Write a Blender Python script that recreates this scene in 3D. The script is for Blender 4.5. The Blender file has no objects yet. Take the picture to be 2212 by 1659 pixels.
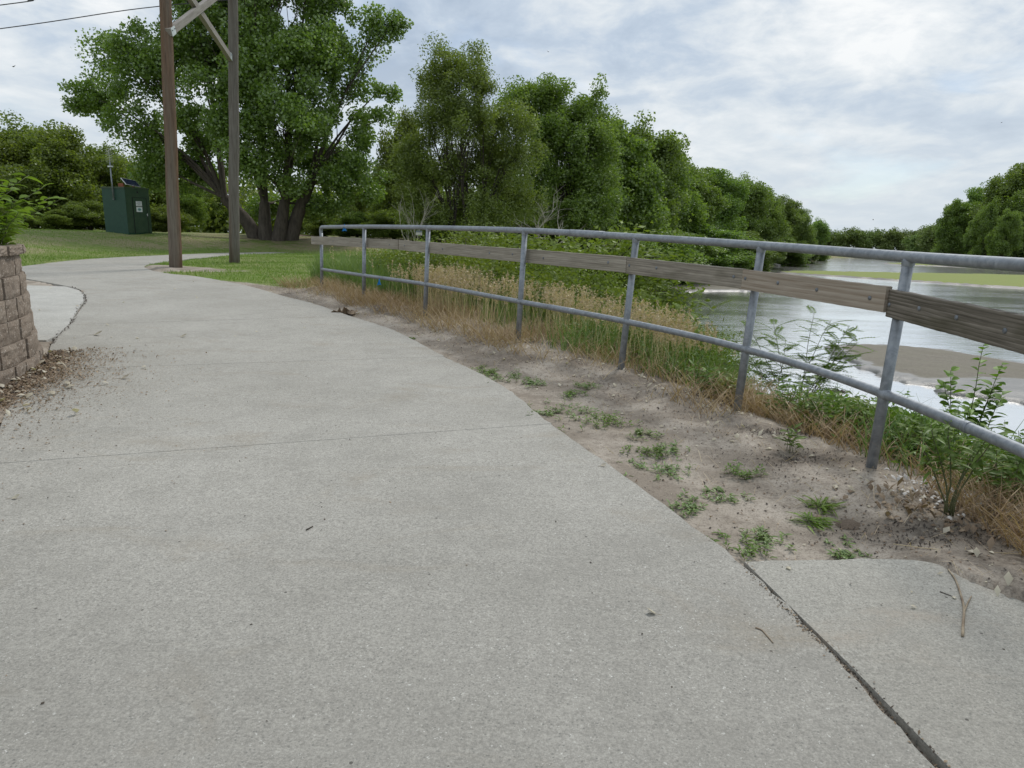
import bpy, math, random
import numpy as np
from mathutils import Vector, Matrix
rng = np.random.default_rng(7); random.seed(7)
S = bpy.context.scene
C = S.collection

# ------------------------------------------------------------ camera
EYE = 1.2
PITCH, ROLL = math.atan(311.5/1534), math.radians(1.5)
fw = np.array([0, math.cos(PITCH), -math.sin(PITCH)])
Xw = np.array([1., 0, 0]); Uw = np.array([0, math.sin(PITCH), math.cos(PITCH)])
RT = math.cos(ROLL)*Xw + math.sin(ROLL)*Uw
UP = -math.sin(ROLL)*Xw + math.cos(ROLL)*Uw
cam = bpy.data.cameras.new('camera'); cam.lens = 1534/2212*36; cam.sensor_width = 36
cam.clip_start = 0.05; cam.clip_end = 3000
co = bpy.data.objects.new('camera', cam); C.objects.link(co)
co.matrix_world = Matrix(((RT[0], UP[0], -fw[0], 0), (RT[1], UP[1], -fw[1], 0), (RT[2], UP[2], -fw[2], EYE), (0, 0, 0, 1)))
S.camera = co
S.view_settings.view_transform = 'Standard'; S.view_settings.look = 'None'
S.view_settings.exposure = 0.22; S.view_settings.gamma = 1
S.cycles.max_bounces = 6; S.cycles.diffuse_bounces = 4; S.cycles.transmission_bounces = 4
S.cycles.glossy_bounces = 3; S.cycles.transparent_max_bounces = 4
S.cycles.caustics_reflective = False; S.cycles.caustics_refractive = False

# ------------------------------------------------------------ world
SUN_EL, SUN_AZ = math.radians(52), math.radians(32)     # azimuth clockwise from +Y (view direction)
W = bpy.data.worlds.new('World'); S.world = W; W.use_nodes = True
nt = W.node_tree; N = nt.nodes; L = nt.links; N.clear()
def wn(t, **k):
    n = N.new(t)
    for a, b in k.items(): setattr(n, a, b)
    return n
out = wn('ShaderNodeOutputWorld'); bg = wn('ShaderNodeBackground'); bg.inputs[1].default_value = 0.1
sky = wn('ShaderNodeTexSky', sky_type='NISHITA', sun_disc=False, sun_elevation=SUN_EL, sun_rotation=SUN_AZ, air_density=1.0, dust_density=0.6, ozone_density=1.5)
tc = wn('ShaderNodeTexCoord'); sep = wn('ShaderNodeSeparateXYZ'); L.new(tc.outputs['Generated'], sep.inputs[0])
def wm(op, a, b=None, clamp=False):
    n = wn('ShaderNodeMath', operation=op, use_clamp=clamp)
    for i, v in enumerate((a, b)):
        if v is None: continue
        if isinstance(v, (int, float)): n.inputs[i].default_value = v
        else: L.new(v, n.inputs[i])
    return n.outputs[0]
zc = wm('ADD', wm('MAXIMUM', sep.outputs[2], 0.0), 0.22)
u = wm('DIVIDE', sep.outputs[0], zc); v = wm('DIVIDE', sep.outputs[1], zc)
cmb = wn('ShaderNodeCombineXYZ'); L.new(u, cmb.inputs[0]); L.new(v, cmb.inputs[1])
def wnoise(scale, detail, rough, off=(0, 0, 0), sc=(1, 1, 1), dist=0.0):
    mp = wn('ShaderNodeMapping'); mp.inputs['Location'].default_value = off; mp.inputs['Scale'].default_value = sc
    L.new(cmb.outputs[0], mp.inputs[0])
    n = wn('ShaderNodeTexNoise'); n.inputs['Scale'].default_value = scale; n.inputs['Detail'].default_value = detail
    n.inputs['Roughness'].default_value = rough; n.inputs['Distortion'].default_value = dist
    L.new(mp.outputs[0], n.inputs['Vector']); return n.outputs[0]
def ramp(src, stops):
    r = wn('ShaderNodeValToRGB'); L.new(src, r.inputs[0]); e = r.color_ramp.elements
    e[0].position, e[0].color = stops[0][0], (*stops[0][1], 1); e[1].position, e[1].color = stops[-1][0], (*stops[-1][1], 1)
    for p, c in stops[1:-1]:
        q = e.new(p); q.color = (*c, 1)
    return r.outputs[0]
big = wnoise(0.9, 4, 0.5, (3.1, 1.7, 0)); mid = wnoise(4.2, 7, 0.6, (0.4, 5.2, 0), (1.0, 0.9, 1), 0.25)
cl = wm('ADD', wm('MULTIPLY', big, 0.5), wm('MULTIPLY', mid, 0.5))
ccol = ramp(cl, [(0.36, (3.6, 4.4, 5.5)), (0.455, (4.7, 5.5, 6.5)), (0.535, (6.4, 6.9, 7.35)), (0.62, (8.1, 8.3, 8.4))])
low = ramp(wm('MULTIPLY', sep.outputs[2], 1.0), [(0.0, (6.0, 6.55, 6.9)), (0.25, (5.9, 6.5, 7.0))])
lf = wn('ShaderNodeMapRange'); lf.inputs[1].default_value = 0.05; lf.inputs[2].default_value = 0.24; L.new(sep.outputs[2], lf.inputs[0])
lf.inputs[3].default_value = 0.25
m1 = wn('ShaderNodeMix', data_type='RGBA'); L.new(lf.outputs[0], m1.inputs[0]); L.new(low, m1.inputs[6]); L.new(ccol, m1.inputs[7])
hole = wnoise(1.3, 5, 0.6, (7.7, 2.0, 0), dist=0.4)
hf = wn('ShaderNodeMapRange'); hf.inputs[1].default_value = 0.56; hf.inputs[2].default_value = 0.72; L.new(hole, hf.inputs[0]); hf.inputs[4].default_value = 0.4
m2 = wn('ShaderNodeMix', data_type='RGBA'); L.new(hf.outputs[0], m2.inputs[0]); L.new(m1.outputs[2], m2.inputs[6]); L.new(sky.outputs[0], m2.inputs[7])
L.new(m2.outputs[2], bg.inputs[0]); L.new(bg.outputs[0], out.inputs[0])

sun = bpy.data.lights.new('sun', 'SUN'); sun.energy = 1.7; sun.angle = math.radians(14); sun.color = (1, 0.96, 0.9)
so = bpy.data.objects.new('sun', sun); C.objects.link(so)
sd = Vector((math.sin(SUN_AZ)*math.cos(SUN_EL), math.cos(SUN_AZ)*math.cos(SUN_EL), math.sin(SUN_EL)))
so.rotation_euler = sd.to_track_quat('Z', 'Y').to_euler(); so.location = (20, 20, 60)

# ------------------------------------------------------------ materials
class MT:
    def __init__(s, name):
        s.m = bpy.data.materials.new(name); s.m.use_nodes = True
        s.n = s.m.node_tree.nodes; s.l = s.m.node_tree.links; s.n.clear()
        s.out = s.n.new('ShaderNodeOutputMaterial'); s.tc = s.n.new('ShaderNodeTexCoord')
    def node(s, t, **k):
        x = s.n.new(t)
        for a, b in k.items(): setattr(x, a, b)
        return x
    def put(s, sock, v):
        if v is None: return
        if isinstance(v, (int, float)): sock.default_value = v
        elif isinstance(v, tuple): sock.default_value = (*v, 1) if len(v) == 3 and len(sock.default_value) == 4 else v
        else: s.l.new(v, sock)
    def coord(s, sc=(1, 1, 1), which='Object', loc=(0, 0, 0)):
        mp = s.node('ShaderNodeMapping'); mp.inputs['Scale'].default_value = sc; mp.inputs['Location'].default_value = loc
        s.l.new(s.tc.outputs[which], mp.inputs[0]); return mp.outputs[0]
    def noise(s, scale, detail=4, rough=0.55, sc=(1, 1, 1), dist=0.0, loc=(0, 0, 0), col=False):
        x = s.node('ShaderNodeTexNoise'); x.inputs['Scale'].default_value = scale; x.inputs['Detail'].default_value = detail
        x.inputs['Roughness'].default_value = rough; x.inputs['Distortion'].default_value = dist
        s.l.new(s.coord(sc, loc=loc), x.inputs['Vector']); return x.outputs[1 if col else 0]
    def voro(s, scale, sc=(1, 1, 1), feat='F1', loc=(0, 0, 0)):
        x = s.node('ShaderNodeTexVoronoi', feature=feat); x.inputs['Scale'].default_value = scale
        s.l.new(s.coord(sc, loc=loc), x.inputs['Vector']); return x
    def math(s, op, a, b=None, clamp=False):
        x = s.node('ShaderNodeMath', operation=op, use_clamp=clamp); s.put(x.inputs[0], a); s.put(x.inputs[1], b); return x.outputs[0]
    def rng(s, v, a, b, c=0., d=1.):
        x = s.node('ShaderNodeMapRange')
        for i, w in enumerate((v, a, b, c, d)): s.put(x.inputs[i], w)
        return x.outputs[0]
    def ramp(s, v, stops):
        r = s.node('ShaderNodeValToRGB'); s.l.new(v, r.inputs[0]); e = r.color_ramp.elements
        e[0].position, e[0].color = stops[0][0], (*stops[0][1], 1); e[1].position, e[1].color = stops[-1][0], (*stops[-1][1], 1)
        for p, c in stops[1:-1]: e.new(p).color = (*c, 1)
        return r.outputs[0]
    def mix(s, f, a, b, mode='MIX'):
        x = s.node('ShaderNodeMix', data_type='RGBA', blend_type=mode); s.put(x.inputs[0], f); s.put(x.inputs[6], a); s.put(x.inputs[7], b); return x.outputs[2]
    def bump(s, h, strength=0.3, dist=0.01, nrm=None):
        x = s.node('ShaderNodeBump'); x.inputs['Strength'].default_value = strength; x.inputs['Distance'].default_value = dist
        s.l.new(h, x.inputs['Height'])
        if nrm is not None: s.l.new(nrm, x.inputs['Normal'])
        return x.outputs[0]
    def bsdf(s, col, rough=0.8, metal=0.0, nrm=None, spec=None):
        b = s.node('ShaderNodeBsdfPrincipled'); s.put(b.inputs['Base Color'], col); s.put(b.inputs['Roughness'], rough); s.put(b.inputs['Metallic'], metal)
        if spec is not None: s.put(b.inputs['Specular IOR Level'], spec)
        if nrm is not None: s.l.new(nrm, b.inputs['Normal'])
        s.l.new(b.outputs[0], s.out.inputs[0]); return s.m

def m_concrete(name, c1, c2, stain, white=0.5):
    t = MT(name)
    big = t.noise(0.9, 5, 0.6); med = t.noise(9, 4, 0.6); fine = t.noise(330, 3, 0.7)
    base = t.mix(t.rng(big, 0.35, 0.68), c1, c2)
    base = t.mix(t.rng(med, 0.3, 0.75, 0.0, 0.35), base, tuple(x*0.82 for x in c1))
    gr = t.math('MULTIPLY', t.rng(fine, 0.3, 0.7, 0.7, 1.3), t.math('MULTIPLY', t.rng(t.noise(120, 2, 0.6), 0.3, 0.7, 0.74, 1.26), t.rng(t.noise(45, 3, 0.7, loc=(2, 2, 2)), 0.3, 0.7, 0.86, 1.14)))
    g3 = t.node('ShaderNodeCombineXYZ'); [t.l.new(gr, g3.inputs[i]) for i in range(3)]
    base = t.mix(1.0, base, g3.outputs[0], 'MULTIPLY')
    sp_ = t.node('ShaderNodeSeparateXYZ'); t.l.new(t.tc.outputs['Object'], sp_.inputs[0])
    vig_wear = t.rng(t.math('ADD', sp_.outputs[1], t.math('MULTIPLY', t.noise(0.7, 4, 0.6, loc=(2, 6, 0)), 2.4)), 2.0, 4.6, 0.5, 0.0)
    base = t.mix(vig_wear, base, tuple(x*0.55 for x in c1))  # near concrete darker: worn aggregate plus vignetting painted into the colour
    v = t.voro(92, sc=(1, 1, 1)); dn_ = t.noise(90, 2, 0.6, col=True); va = t.node('ShaderNodeVectorMath', operation='MULTIPLY_ADD'); t.l.new(dn_, va.inputs[0]); va.inputs[1].default_value = (0.03, 0.03, 0.03); t.l.new(t.coord(), va.inputs[2]); t.l.new(va.outputs[0], v.inputs['Vector']); r = t.node('ShaderNodeSeparateColor'); t.l.new(v.outputs['Color'], r.inputs[0])
    wear = t.rng(t.noise(0.8, 3, 0.5, loc=(4, 2, 0)), 0.4, 0.62, 0.5, 1.0)
    spot = t.math('MULTIPLY', t.math('LESS_THAN', v.outputs['Distance'], t.rng(r.outputs[1], 0, 1, 0.06, 0.3)), t.math('GREATER_THAN', r.outputs[0], 0.76))
    base = t.mix(t.math('MULTIPLY', t.math('MULTIPLY', spot, wear), white), base, (0.72, 0.71, 0.66))
    v2 = t.voro(95, loc=(3, 3, 3)); r2 = t.node('ShaderNodeSeparateColor'); t.l.new(v2.outputs['Color'], r2.inputs[0])
    sp2 = t.math('MULTIPLY', t.math('LESS_THAN', v2.outputs['Distance'], 0.28), t.math('GREATER_THAN', r2.outputs[1], 0.78))
    base = t.mix(t.math('MULTIPLY', sp2, 0.6), base, (0.13, 0.13, 0.12))
    v3 = t.voro(14, loc=(1, 8, 3)); r3 = t.node('ShaderNodeSeparateColor'); t.l.new(v3.outputs['Color'], r3.inputs[0])
    sp3 = t.math('MULTIPLY', t.math('LESS_THAN', v3.outputs['Distance'], 0.07), t.math('GREATER_THAN', r3.outputs[1], 0.72))
    base = t.mix(t.math('MULTIPLY', sp3, 0.8), base, (0.05, 0.045, 0.04))
    sn = t.noise(1.7, 6, 0.62, sc=(0.7, 1.3, 1), dist=0.8, loc=(9, 1, 0))
    base = t.mix(t.math('MULTIPLY', t.rng(sn, 0.55, 0.72, 0, 0.4), t.rng(t.noise(60, 3, 0.7), 0.3, 0.6, 0.2, 1)), base, stain)
    base = t.mix(t.rng(t.noise(14, 4, 0.7, sc=(0.15, 2.5, 1), loc=(7, 7, 0)), 0.52, 0.75, 0, 0.16), base, tuple(x*1.22 for x in c2))
    base = t.mix(t.rng(t.noise(3.2, 5, 0.65, loc=(1, 3, 0)), 0.5, 0.7, 0, 0.35), base, tuple(x*0.72 for x in c1))
    h = t.math('ADD', t.math('MULTIPLY', t.noise(180, 3, 0.6), 1.0), t.math('MULTIPLY', t.noise(30, 3, 0.6), 0.6))
    return t.bsdf(base, 0.88, nrm=t.bump(h, 0.35, 0.004), spec=0.3)
M = {}
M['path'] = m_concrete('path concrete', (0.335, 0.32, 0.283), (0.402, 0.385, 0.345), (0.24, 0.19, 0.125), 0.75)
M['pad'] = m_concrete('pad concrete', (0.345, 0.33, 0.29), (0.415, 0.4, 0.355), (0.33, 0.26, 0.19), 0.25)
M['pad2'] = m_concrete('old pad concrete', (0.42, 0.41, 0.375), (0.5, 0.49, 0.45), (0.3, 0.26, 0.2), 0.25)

def m_ground():
    t = MT('ground soil and turf')
    a = t.node('ShaderNodeAttribute', attribute_name='mask'); sp = t.node('ShaderNodeSeparateColor'); t.l.new(a.outputs['Color'], sp.inputs[0])
    n1 = t.noise(2.2, 5, 0.6); n2 = t.noise(22, 5, 0.65); n3 = t.noise(110, 3, 0.7)
    dirt = t.mix(t.rng(n1, 0.42, 0.6), (0.28, 0.24, 0.195), (0.43, 0.38, 0.32))
    dirt = t.mix(t.rng(n2, 0.5, 0.68, 0, 0.6), dirt, (0.19, 0.158, 0.128))
    dirt = t.mix(t.rng(n3, 0.5, 0.66, 0, 0.65), dirt, (0.13, 0.106, 0.084))
    dirt = t.mix(t.math('MULTIPLY', sp.outputs[2], t.rng(n2, 0.3, 0.6, 0.45, 1)), dirt, (0.09, 0.073, 0.058))
    g1 = t.noise(0.45, 4, 0.6, loc=(5, 5, 0)); g2 = t.noise(3.5, 5, 0.7, sc=(0.6, 1.4, 1)); g3 = t.noise(30, 3, 0.7)
    grass = t.mix(t.rng(g2, 0.3, 0.7), (0.095, 0.155, 0.025), (0.18, 0.25, 0.055))
    dry = t.mix(t.rng(g3, 0.3, 0.7), (0.23, 0.19, 0.11), (0.35, 0.29, 0.19))
    f = t.math('ADD', t.math('MULTIPLY', g1, 0.6), t.math('MULTIPLY', g2, 0.5))
    grass = t.mix(t.math('MULTIPLY', t.rng(f, 0.44, 0.6), t.rng(sp.outputs[1], 0, 1, 0.25, 1.0)), grass, dry)
    grass = t.mix(t.rng(g3, 0.55, 0.75, 0, 0.5), grass, (0.03, 0.045, 0.012))
    gm = t.rng(t.math('ADD', sp.outputs[0], t.rng(n2, 0.2, 0.8, -0.3, 0.3)), 0.4, 0.6)
    col = t.mix(gm, dirt, grass)
    h = t.math('ADD', t.math('MULTIPLY', n2, 1.0), t.math('MULTIPLY', n3, 0.45))
    return t.bsdf(col, 0.95, nrm=t.bump(h, 0.6, 0.014), spec=0.15)
M['ground'] = m_ground()

def m_leaf(name, dark, light, trans=0.3, var=0.35, gloss=0.12):
    t = MT(name); g = t.node('ShaderNodeNewGeometry'); oi = t.node('ShaderNodeObjectInfo')
    r = g.outputs['Random Per Island']
    nz = t.noise(0.45, 2, 0.5)
    f = t.math('ADD', t.math('MULTIPLY', t.math('POWER', r, 1.4), 0.65), t.math('MULTIPLY', t.rng(nz, 0.35, 0.65), 0.35))
    col = t.mix(f, dark, light)
    hsv = t.node('ShaderNodeHueSaturation'); t.l.new(col, hsv.inputs['Color'])
    t.l.new(t.rng(oi.outputs['Random'], 0, 1, 0.487, 0.508), hsv.inputs['Hue']); t.l.new(t.rng(oi.outputs['Random'], 0, 1, 1.0-var*0.4, 1.0+var*0.5), hsv.inputs['Value'])
    d = t.node('ShaderNodeBsdfDiffuse'); t.l.new(hsv.outputs[0], d.inputs[0])
    tr = t.node('ShaderNodeBsdfTranslucent'); c2 = t.mix(1.0, hsv.outputs[0], (1.25, 1.35, 0.6), 'MULTIPLY'); t.l.new(c2, tr.inputs[0])
    mx = t.node('ShaderNodeMixShader'); mx.inputs[0].default_value = trans; t.l.new(d.outputs[0], mx.inputs[1]); t.l.new(tr.outputs[0], mx.inputs[2])
    gl = t.node('ShaderNodeBsdfGlossy'); gl.inputs['Roughness'].default_value = 0.45; gl.inputs[0].default_value = (0.8, 0.85, 0.8, 1)
    mg = t.node('ShaderNodeMixShader'); mg.inputs[0].default_value = gloss*0.4; t.l.new(mx.outputs[0], mg.inputs[1]); t.l.new(gl.outputs[0], mg.inputs[2])
    t.l.new(mg.outputs[0], t.out.inputs[0]); return t.m
M['cotton'] = m_leaf('cottonwood leaf', (0.097, 0.165, 0.022), (0.270, 0.386, 0.076), 0.45, 0.1, 0.22)
M['willow'] = m_leaf('olive willow leaf', (0.110, 0.145, 0.025), (0.276, 0.326, 0.066), 0.45, 0.1, 0.15)
M['tree'] = m_leaf('tree leaf', (0.097, 0.165, 0.024), (0.244, 0.344, 0.063), 0.45, 0.35, 0.15)
M['wood_leaf'] = m_leaf('woodland leaf', (0.090, 0.136, 0.022), (0.244, 0.316, 0.057), 0.45, 0.3, 0.12)
M['far'] = m_leaf('far tree leaf', (0.109, 0.166, 0.044), (0.224, 0.299, 0.088), 0.25, 0.3, 0.1)
M['shrub'] = m_leaf('shrub leaf', (0.1, 0.15, 0.02), (0.25, 0.33, 0.06), 0.35, 0.3, 0.1)
M['bright'] = m_leaf('bright broad leaf', (0.1, 0.18, 0.02), (0.22, 0.35, 0.05), 0.4, 0.1, 0.1)
M['weed'] = m_leaf('weed leaf', (0.08, 0.14, 0.022), (0.18, 0.27, 0.05), 0.3, 0.2, 0.1)
M['blade'] = m_leaf('green grass blade', (0.08, 0.15, 0.03), (0.22, 0.31, 0.085), 0.3, 0.1, 0.15)
M['lawn'] = m_leaf('mown grass blade', (0.115, 0.195, 0.028), (0.235, 0.335, 0.07), 0.3, 0.1, 0.1)
M['straw'] = m_leaf('seed stalk straw', (0.45, 0.35, 0.23), (0.72, 0.61, 0.44), 0.25, 0.1, 0.1)
M['thatch'] = m_leaf('dead grass', (0.25, 0.165, 0.09), (0.58, 0.455, 0.29), 0.2, 0.1, 0.1)
M['litter'] = m_leaf('dry leaf litter', (0.15, 0.105, 0.07), (0.4, 0.31, 0.215), 0.1, 0.1, 0.05)
M['paleleaf'] = m_leaf('pale dry leaf', (0.42, 0.37, 0.28), (0.62, 0.57, 0.47), 0.2, 0.1, 0.1)

def m_simple(name, c1, c2, rough, scale=5, metal=0, sc=(1, 1, 1), bs=0.2, bd=0.01, spec=None, detail=5):
    t = MT(name); n = t.noise(scale, detail, 0.6, sc=sc)
    return t.bsdf(t.mix(t.rng(n, 0.3, 0.7), c1, c2), rough, metal, t.bump(n, bs, bd), spec)
M['bark'] = m_simple('bark', (0.045, 0.036, 0.028), (0.12, 0.1, 0.08), 0.95, 9, sc=(1, 1, 0.25), bs=0.9, bd=0.04)
M['darkbark'] = m_simple('dark bark', (0.03, 0.025, 0.02), (0.075, 0.062, 0.05), 0.95, 9, sc=(1, 1, 0.25), bs=0.9, bd=0.03)
M['deadwood'] = m_simple('dead branch', (0.3, 0.27, 0.23), (0.45, 0.42, 0.37), 0.9, 20)
M['twig'] = m_simple('dry twig', (0.16, 0.11, 0.07), (0.42, 0.35, 0.25), 0.85, 14, sc=(1, 1, 1))
M['stem'] = m_simple('green stem', (0.07, 0.09, 0.03), (0.13, 0.13, 0.06), 0.7, 20)
M['soil'] = m_simple('dark soil', (0.045, 0.036, 0.028), (0.11, 0.085, 0.062), 0.98, 60, bs=1, bd=0.01)
M['mound'] = m_simple('ant mound soil', (0.1, 0.075, 0.055), (0.17, 0.13, 0.095), 0.98, 130, bs=1, bd=0.006)
M['crumb'] = m_simple('dark crumbs', (0.035, 0.03, 0.026), (0.12, 0.095, 0.075), 0.95, 40)
M['rock'] = m_simple('riprap rock', (0.2, 0.185, 0.165), (0.42, 0.4, 0.37), 0.9, 3, bs=0.6, bd=0.05)
def m_galv(name, k=1.0):
    t = MT(name); n = t.noise(26, 5, 0.65, dist=0.5); n2 = t.noise(5, 4, 0.6); n3 = t.noise(90, 2, 0.6)
    c = t.mix(t.rng(n, 0.32, 0.7), tuple(x*k for x in (0.2, 0.22, 0.245)), tuple(x*k for x in (0.36, 0.385, 0.41)))
    c = t.mix(t.rng(n2, 0.5, 0.72, 0, 0.6), c, tuple(x*k for x in (0.17, 0.18, 0.19)))
    return t.bsdf(c, t.rng(n, 0.3, 0.7, 0.42, 0.62), 0.55, t.bump(n3, 0.12, 0.002))
M['galv'] = m_galv('galvanised pipe')
M['bolt'] = m_galv('bolt head zinc', 0.7)
def m_wood(name, c1, c2, streak, moss=0.0, gs=1.0):
    t = MT(name)
    w = t.node('ShaderNodeTexWave', wave_type='BANDS', bands_direction='Z', wave_profile='SAW'); w.inputs['Scale'].default_value = 17*gs
    w.inputs['Distortion'].default_value = 5.0; w.inputs['Detail'].default_value = 3; w.inputs['Detail Scale'].default_value = 0.9; w.inputs['Detail Roughness'].default_value = 0.55
    t.l.new(t.coord((0.11, 0.6, 1)), w.inputs['Vector'])
    n = t.noise(60, 5, 0.65, sc=(0.04, 1, 1)); b = t.noise(3.5, 3, 0.6, sc=(0.5, 1, 1.5))
    gn = t.noise(26, 6, 0.65, sc=(0.05, 1, 1), dist=0.6)
    c = t.mix(t.rng(t.math('ADD', t.math('MULTIPLY', w.outputs['Fac'], 0.28), t.math('MULTIPLY', gn, 0.9)), 0.4, 0.85), c1, c2)
    c = t.mix(t.rng(n, 0.45, 0.7, 0, 0.65), c, streak)
    c = t.mix(t.rng(b, 0.5, 0.68, 0, moss), c, (0.055, 0.052, 0.025))
    v = t.voro(3.2, sc=(1.0, 0.1, 1.6)); c = t.mix(t.rng(v.outputs['Distance'], 0.04, 0.085, 0.8, 0), c, (0.07, 0.05, 0.035))
    h = t.math('ADD', t.math('MULTIPLY', w.outputs['Fac'], 0.5), n)
    return t.bsdf(c, 0.88, nrm=t.bump(h, 0.6, 0.004), spec=0.2)
M['boardA'] = m_wood('grey board', (0.25, 0.225, 0.18), (0.46, 0.42, 0.35), (0.16, 0.14, 0.11), 0.2)
M['boardC'] = m_wood('grey stained board', (0.235, 0.21, 0.17), (0.43, 0.39, 0.325), (0.09, 0.075, 0.06), 0.55)
M['boardD'] = m_wood('brownish smooth board', (0.3, 0.255, 0.2), (0.46, 0.4, 0.33), (0.2, 0.14, 0.09), 0.0, 0.6)
M['boardE'] = m_wood('dark grooved board', (0.1, 0.088, 0.068), (0.31, 0.275, 0.23), (0.05, 0.042, 0.03), 0.75)
def m_pole(name, grey, brown, f):
    t = MT(name); n = t.noise(9, 5, 0.65, sc=(3, 3, 0.14)); n2 = t.noise(70, 4, 0.6, sc=(1, 1, 0.04)); n3 = t.noise(1.2, 3, 0.5, sc=(2.5, 2.5, 0.12))
    c = t.mix(t.rng(n3, f-0.1, f+0.1), brown, grey)
    c = t.mix(t.rng(n, 0.4, 0.75, 0, 0.6), c, tuple(x*0.45 for x in brown))
    c = t.mix(t.rng(n2, 0.5, 0.75, 0, 0.65), c, (0.035, 0.028, 0.022))
    return t.bsdf(c, 0.9, nrm=t.bump(n2, 0.9, 0.012), spec=0.15)
M['pole1'] = m_pole('brown pole wood', (0.21, 0.185, 0.15), (0.185, 0.115, 0.075), 0.53)
M['pole2'] = m_pole('grey pole wood', (0.19, 0.175, 0.155), (0.16, 0.12, 0.09), 0.44)
M['brace'] = m_simple('grey brace timber', (0.2, 0.18, 0.16), (0.32, 0.3, 0.27), 0.9, 30, sc=(0.1, 1, 1), bs=0.5)
M['plate'] = m_simple('pale zinc plate', (0.5, 0.54, 0.54), (0.62, 0.66, 0.66), 0.5, 12, metal=0.2)
M['wire'] = m_simple('black cable', (0.015, 0.015, 0.017), (0.03, 0.03, 0.03), 0.6, 3)
M['green'] = m_simple('dark green paint', (0.006, 0.045, 0.028), (0.012, 0.062, 0.036), 0.5, 6, bs=0.1, bd=0.01)
M['green2'] = m_simple('weathered green paint', (0.02, 0.055, 0.028), (0.045, 0.082, 0.042), 0.65, 5, bs=0.1, bd=0.01)
M['groof'] = m_simple('green roof edge', (0.03, 0.055, 0.03), (0.06, 0.09, 0.05), 0.6, 7)
M['black'] = m_simple('black gap', (0.008, 0.01, 0.009), (0.015, 0.018, 0.016), 0.8, 4)
M['white'] = m_simple('white paper', (0.68, 0.72, 0.72), (0.78, 0.8, 0.8), 0.7, 9)
M['ink'] = m_simple('faded ink', (0.1, 0.12, 0.14), (0.22, 0.25, 0.27), 0.8, 60)
M['teal'] = m_simple('teal print', (0.12, 0.35, 0.34), (0.25, 0.45, 0.42), 0.8, 30)
M['solar'] = m_simple('solar cell glass', (0.012, 0.018, 0.05), (0.025, 0.035, 0.08), 0.15, 20, bs=0.0)
M['alu'] = m_simple('pale aluminium', (0.6, 0.6, 0.6), (0.7, 0.7, 0.7), 0.4, 5, metal=0.5)
M['rust'] = m_simple('rusty bracket', (0.2, 0.06, 0.03), (0.3, 0.1, 0.05), 0.8, 20)
M['blue'] = m_simple('blue plastic ribbon', (0.01, 0.2, 0.6), (0.02, 0.27, 0.72), 0.4, 9)
M['bag'] = m_simple('grey film litter', (0.38, 0.36, 0.34), (0.6, 0.58, 0.55), 0.6, 15)
M['roof'] = m_simple('red brown shingles', (0.12, 0.055, 0.045), (0.18, 0.09, 0.07), 0.9, 12)
def m_block():
    t = MT('split face block'); n = t.noise(55, 5, 0.7); n2 = t.noise(7, 4, 0.6); v = t.voro(140)
    g = t.node('ShaderNodeNewGeometry')
    c = t.mix(t.rng(n, 0.3, 0.7), (0.18, 0.14, 0.108), (0.38, 0.315, 0.255))
    c = t.mix(t.rng(n2, 0.4, 0.7, 0, 0.5), c, (0.29, 0.255, 0.215))
    c = t.mix(t.rng(g.outputs['Random Per Island'], 0, 1, 0, 0.35), c, (0.13, 0.105, 0.085))
    r = t.node('ShaderNodeSeparateColor'); t.l.new(v.outputs['Color'], r.inputs[0])
    c = t.mix(t.math('MULTIPLY', t.math('GREATER_THAN', r.outputs[0], 0.965), 0.7), c, (0.6, 0.56, 0.5))
    h = t.math('ADD', n, t.math('MULTIPLY', t.noise(18, 4, 0.6), 1.2))
    return t.bsdf(c, 0.95, nrm=t.bump(h, 0.55, 0.009), spec=0.15)
M['block'] = m_block()
def m_water():
    t = MT('river water')
    a = t.noise(2.6, 4, 0.6, sc=(0.8, 1.5, 1)); b = t.noise(11, 3, 0.6, sc=(0.8, 1.6, 1)); c = t.noise(0.18, 3, 0.5, sc=(0.6, 1.5, 1))
    h = t.math('ADD', t.math('MULTIPLY', a, 1.0), t.math('MULTIPLY', b, 0.18))
    h = t.math('MULTIPLY', h, t.rng(c, 0.38, 0.62, 0.12, 1.3))
    m = t.bsdf((0.1, 0.1, 0.07), 0.13, nrm=t.bump(h, 0.3, 0.05), spec=0.8)
    [x for x in t.n if x.type == 'BSDF_PRINCIPLED'][0].inputs['IOR'].default_value = 8.0
    return m
M['water'] = m_water()
def m_sand(name, dry, wet, green, zf):
    t = MT(name); n = t.noise(1.2, 5, 0.6); n2 = t.noise(14, 4, 0.7); g = t.node('ShaderNodeNewGeometry'); s = t.node('ShaderNodeSeparateXYZ'); t.l.new(g.outputs['Position'], s.inputs[0])
    a = t.node('ShaderNodeAttribute', attribute_name='mask'); sp = t.node('ShaderNodeSeparateColor'); t.l.new(a.outputs['Color'], sp.inputs[0])
    c = t.mix(t.rng(n2, 0.35, 0.65), dry, tuple(x*0.72 for x in dry))
    c = t.mix(t.rng(n, 0.4, 0.6, 0, 0.5), c, green)
    w = t.rng(t.math('ADD', sp.outputs[0], t.rng(n, 0.3, 0.7, -0.25, 0.25)), 0.35, 0.6)
    c = t.mix(w, wet, c)
    r = t.math('ADD', t.math('MULTIPLY', w, 0.5), 0.38)
    return t.bsdf(c, r, nrm=t.bump(n2, 0.6, 0.03))
M['sand'] = m_sand('river mud bar', (0.2, 0.178, 0.138), (0.15, 0.144, 0.134), (0.175, 0.16, 0.115), -2)
M['greenbar'] = m_sand('mossy bar', (0.24, 0.27, 0.05), (0.09, 0.07, 0.05), (0.17, 0.24, 0.04), -2)

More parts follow.
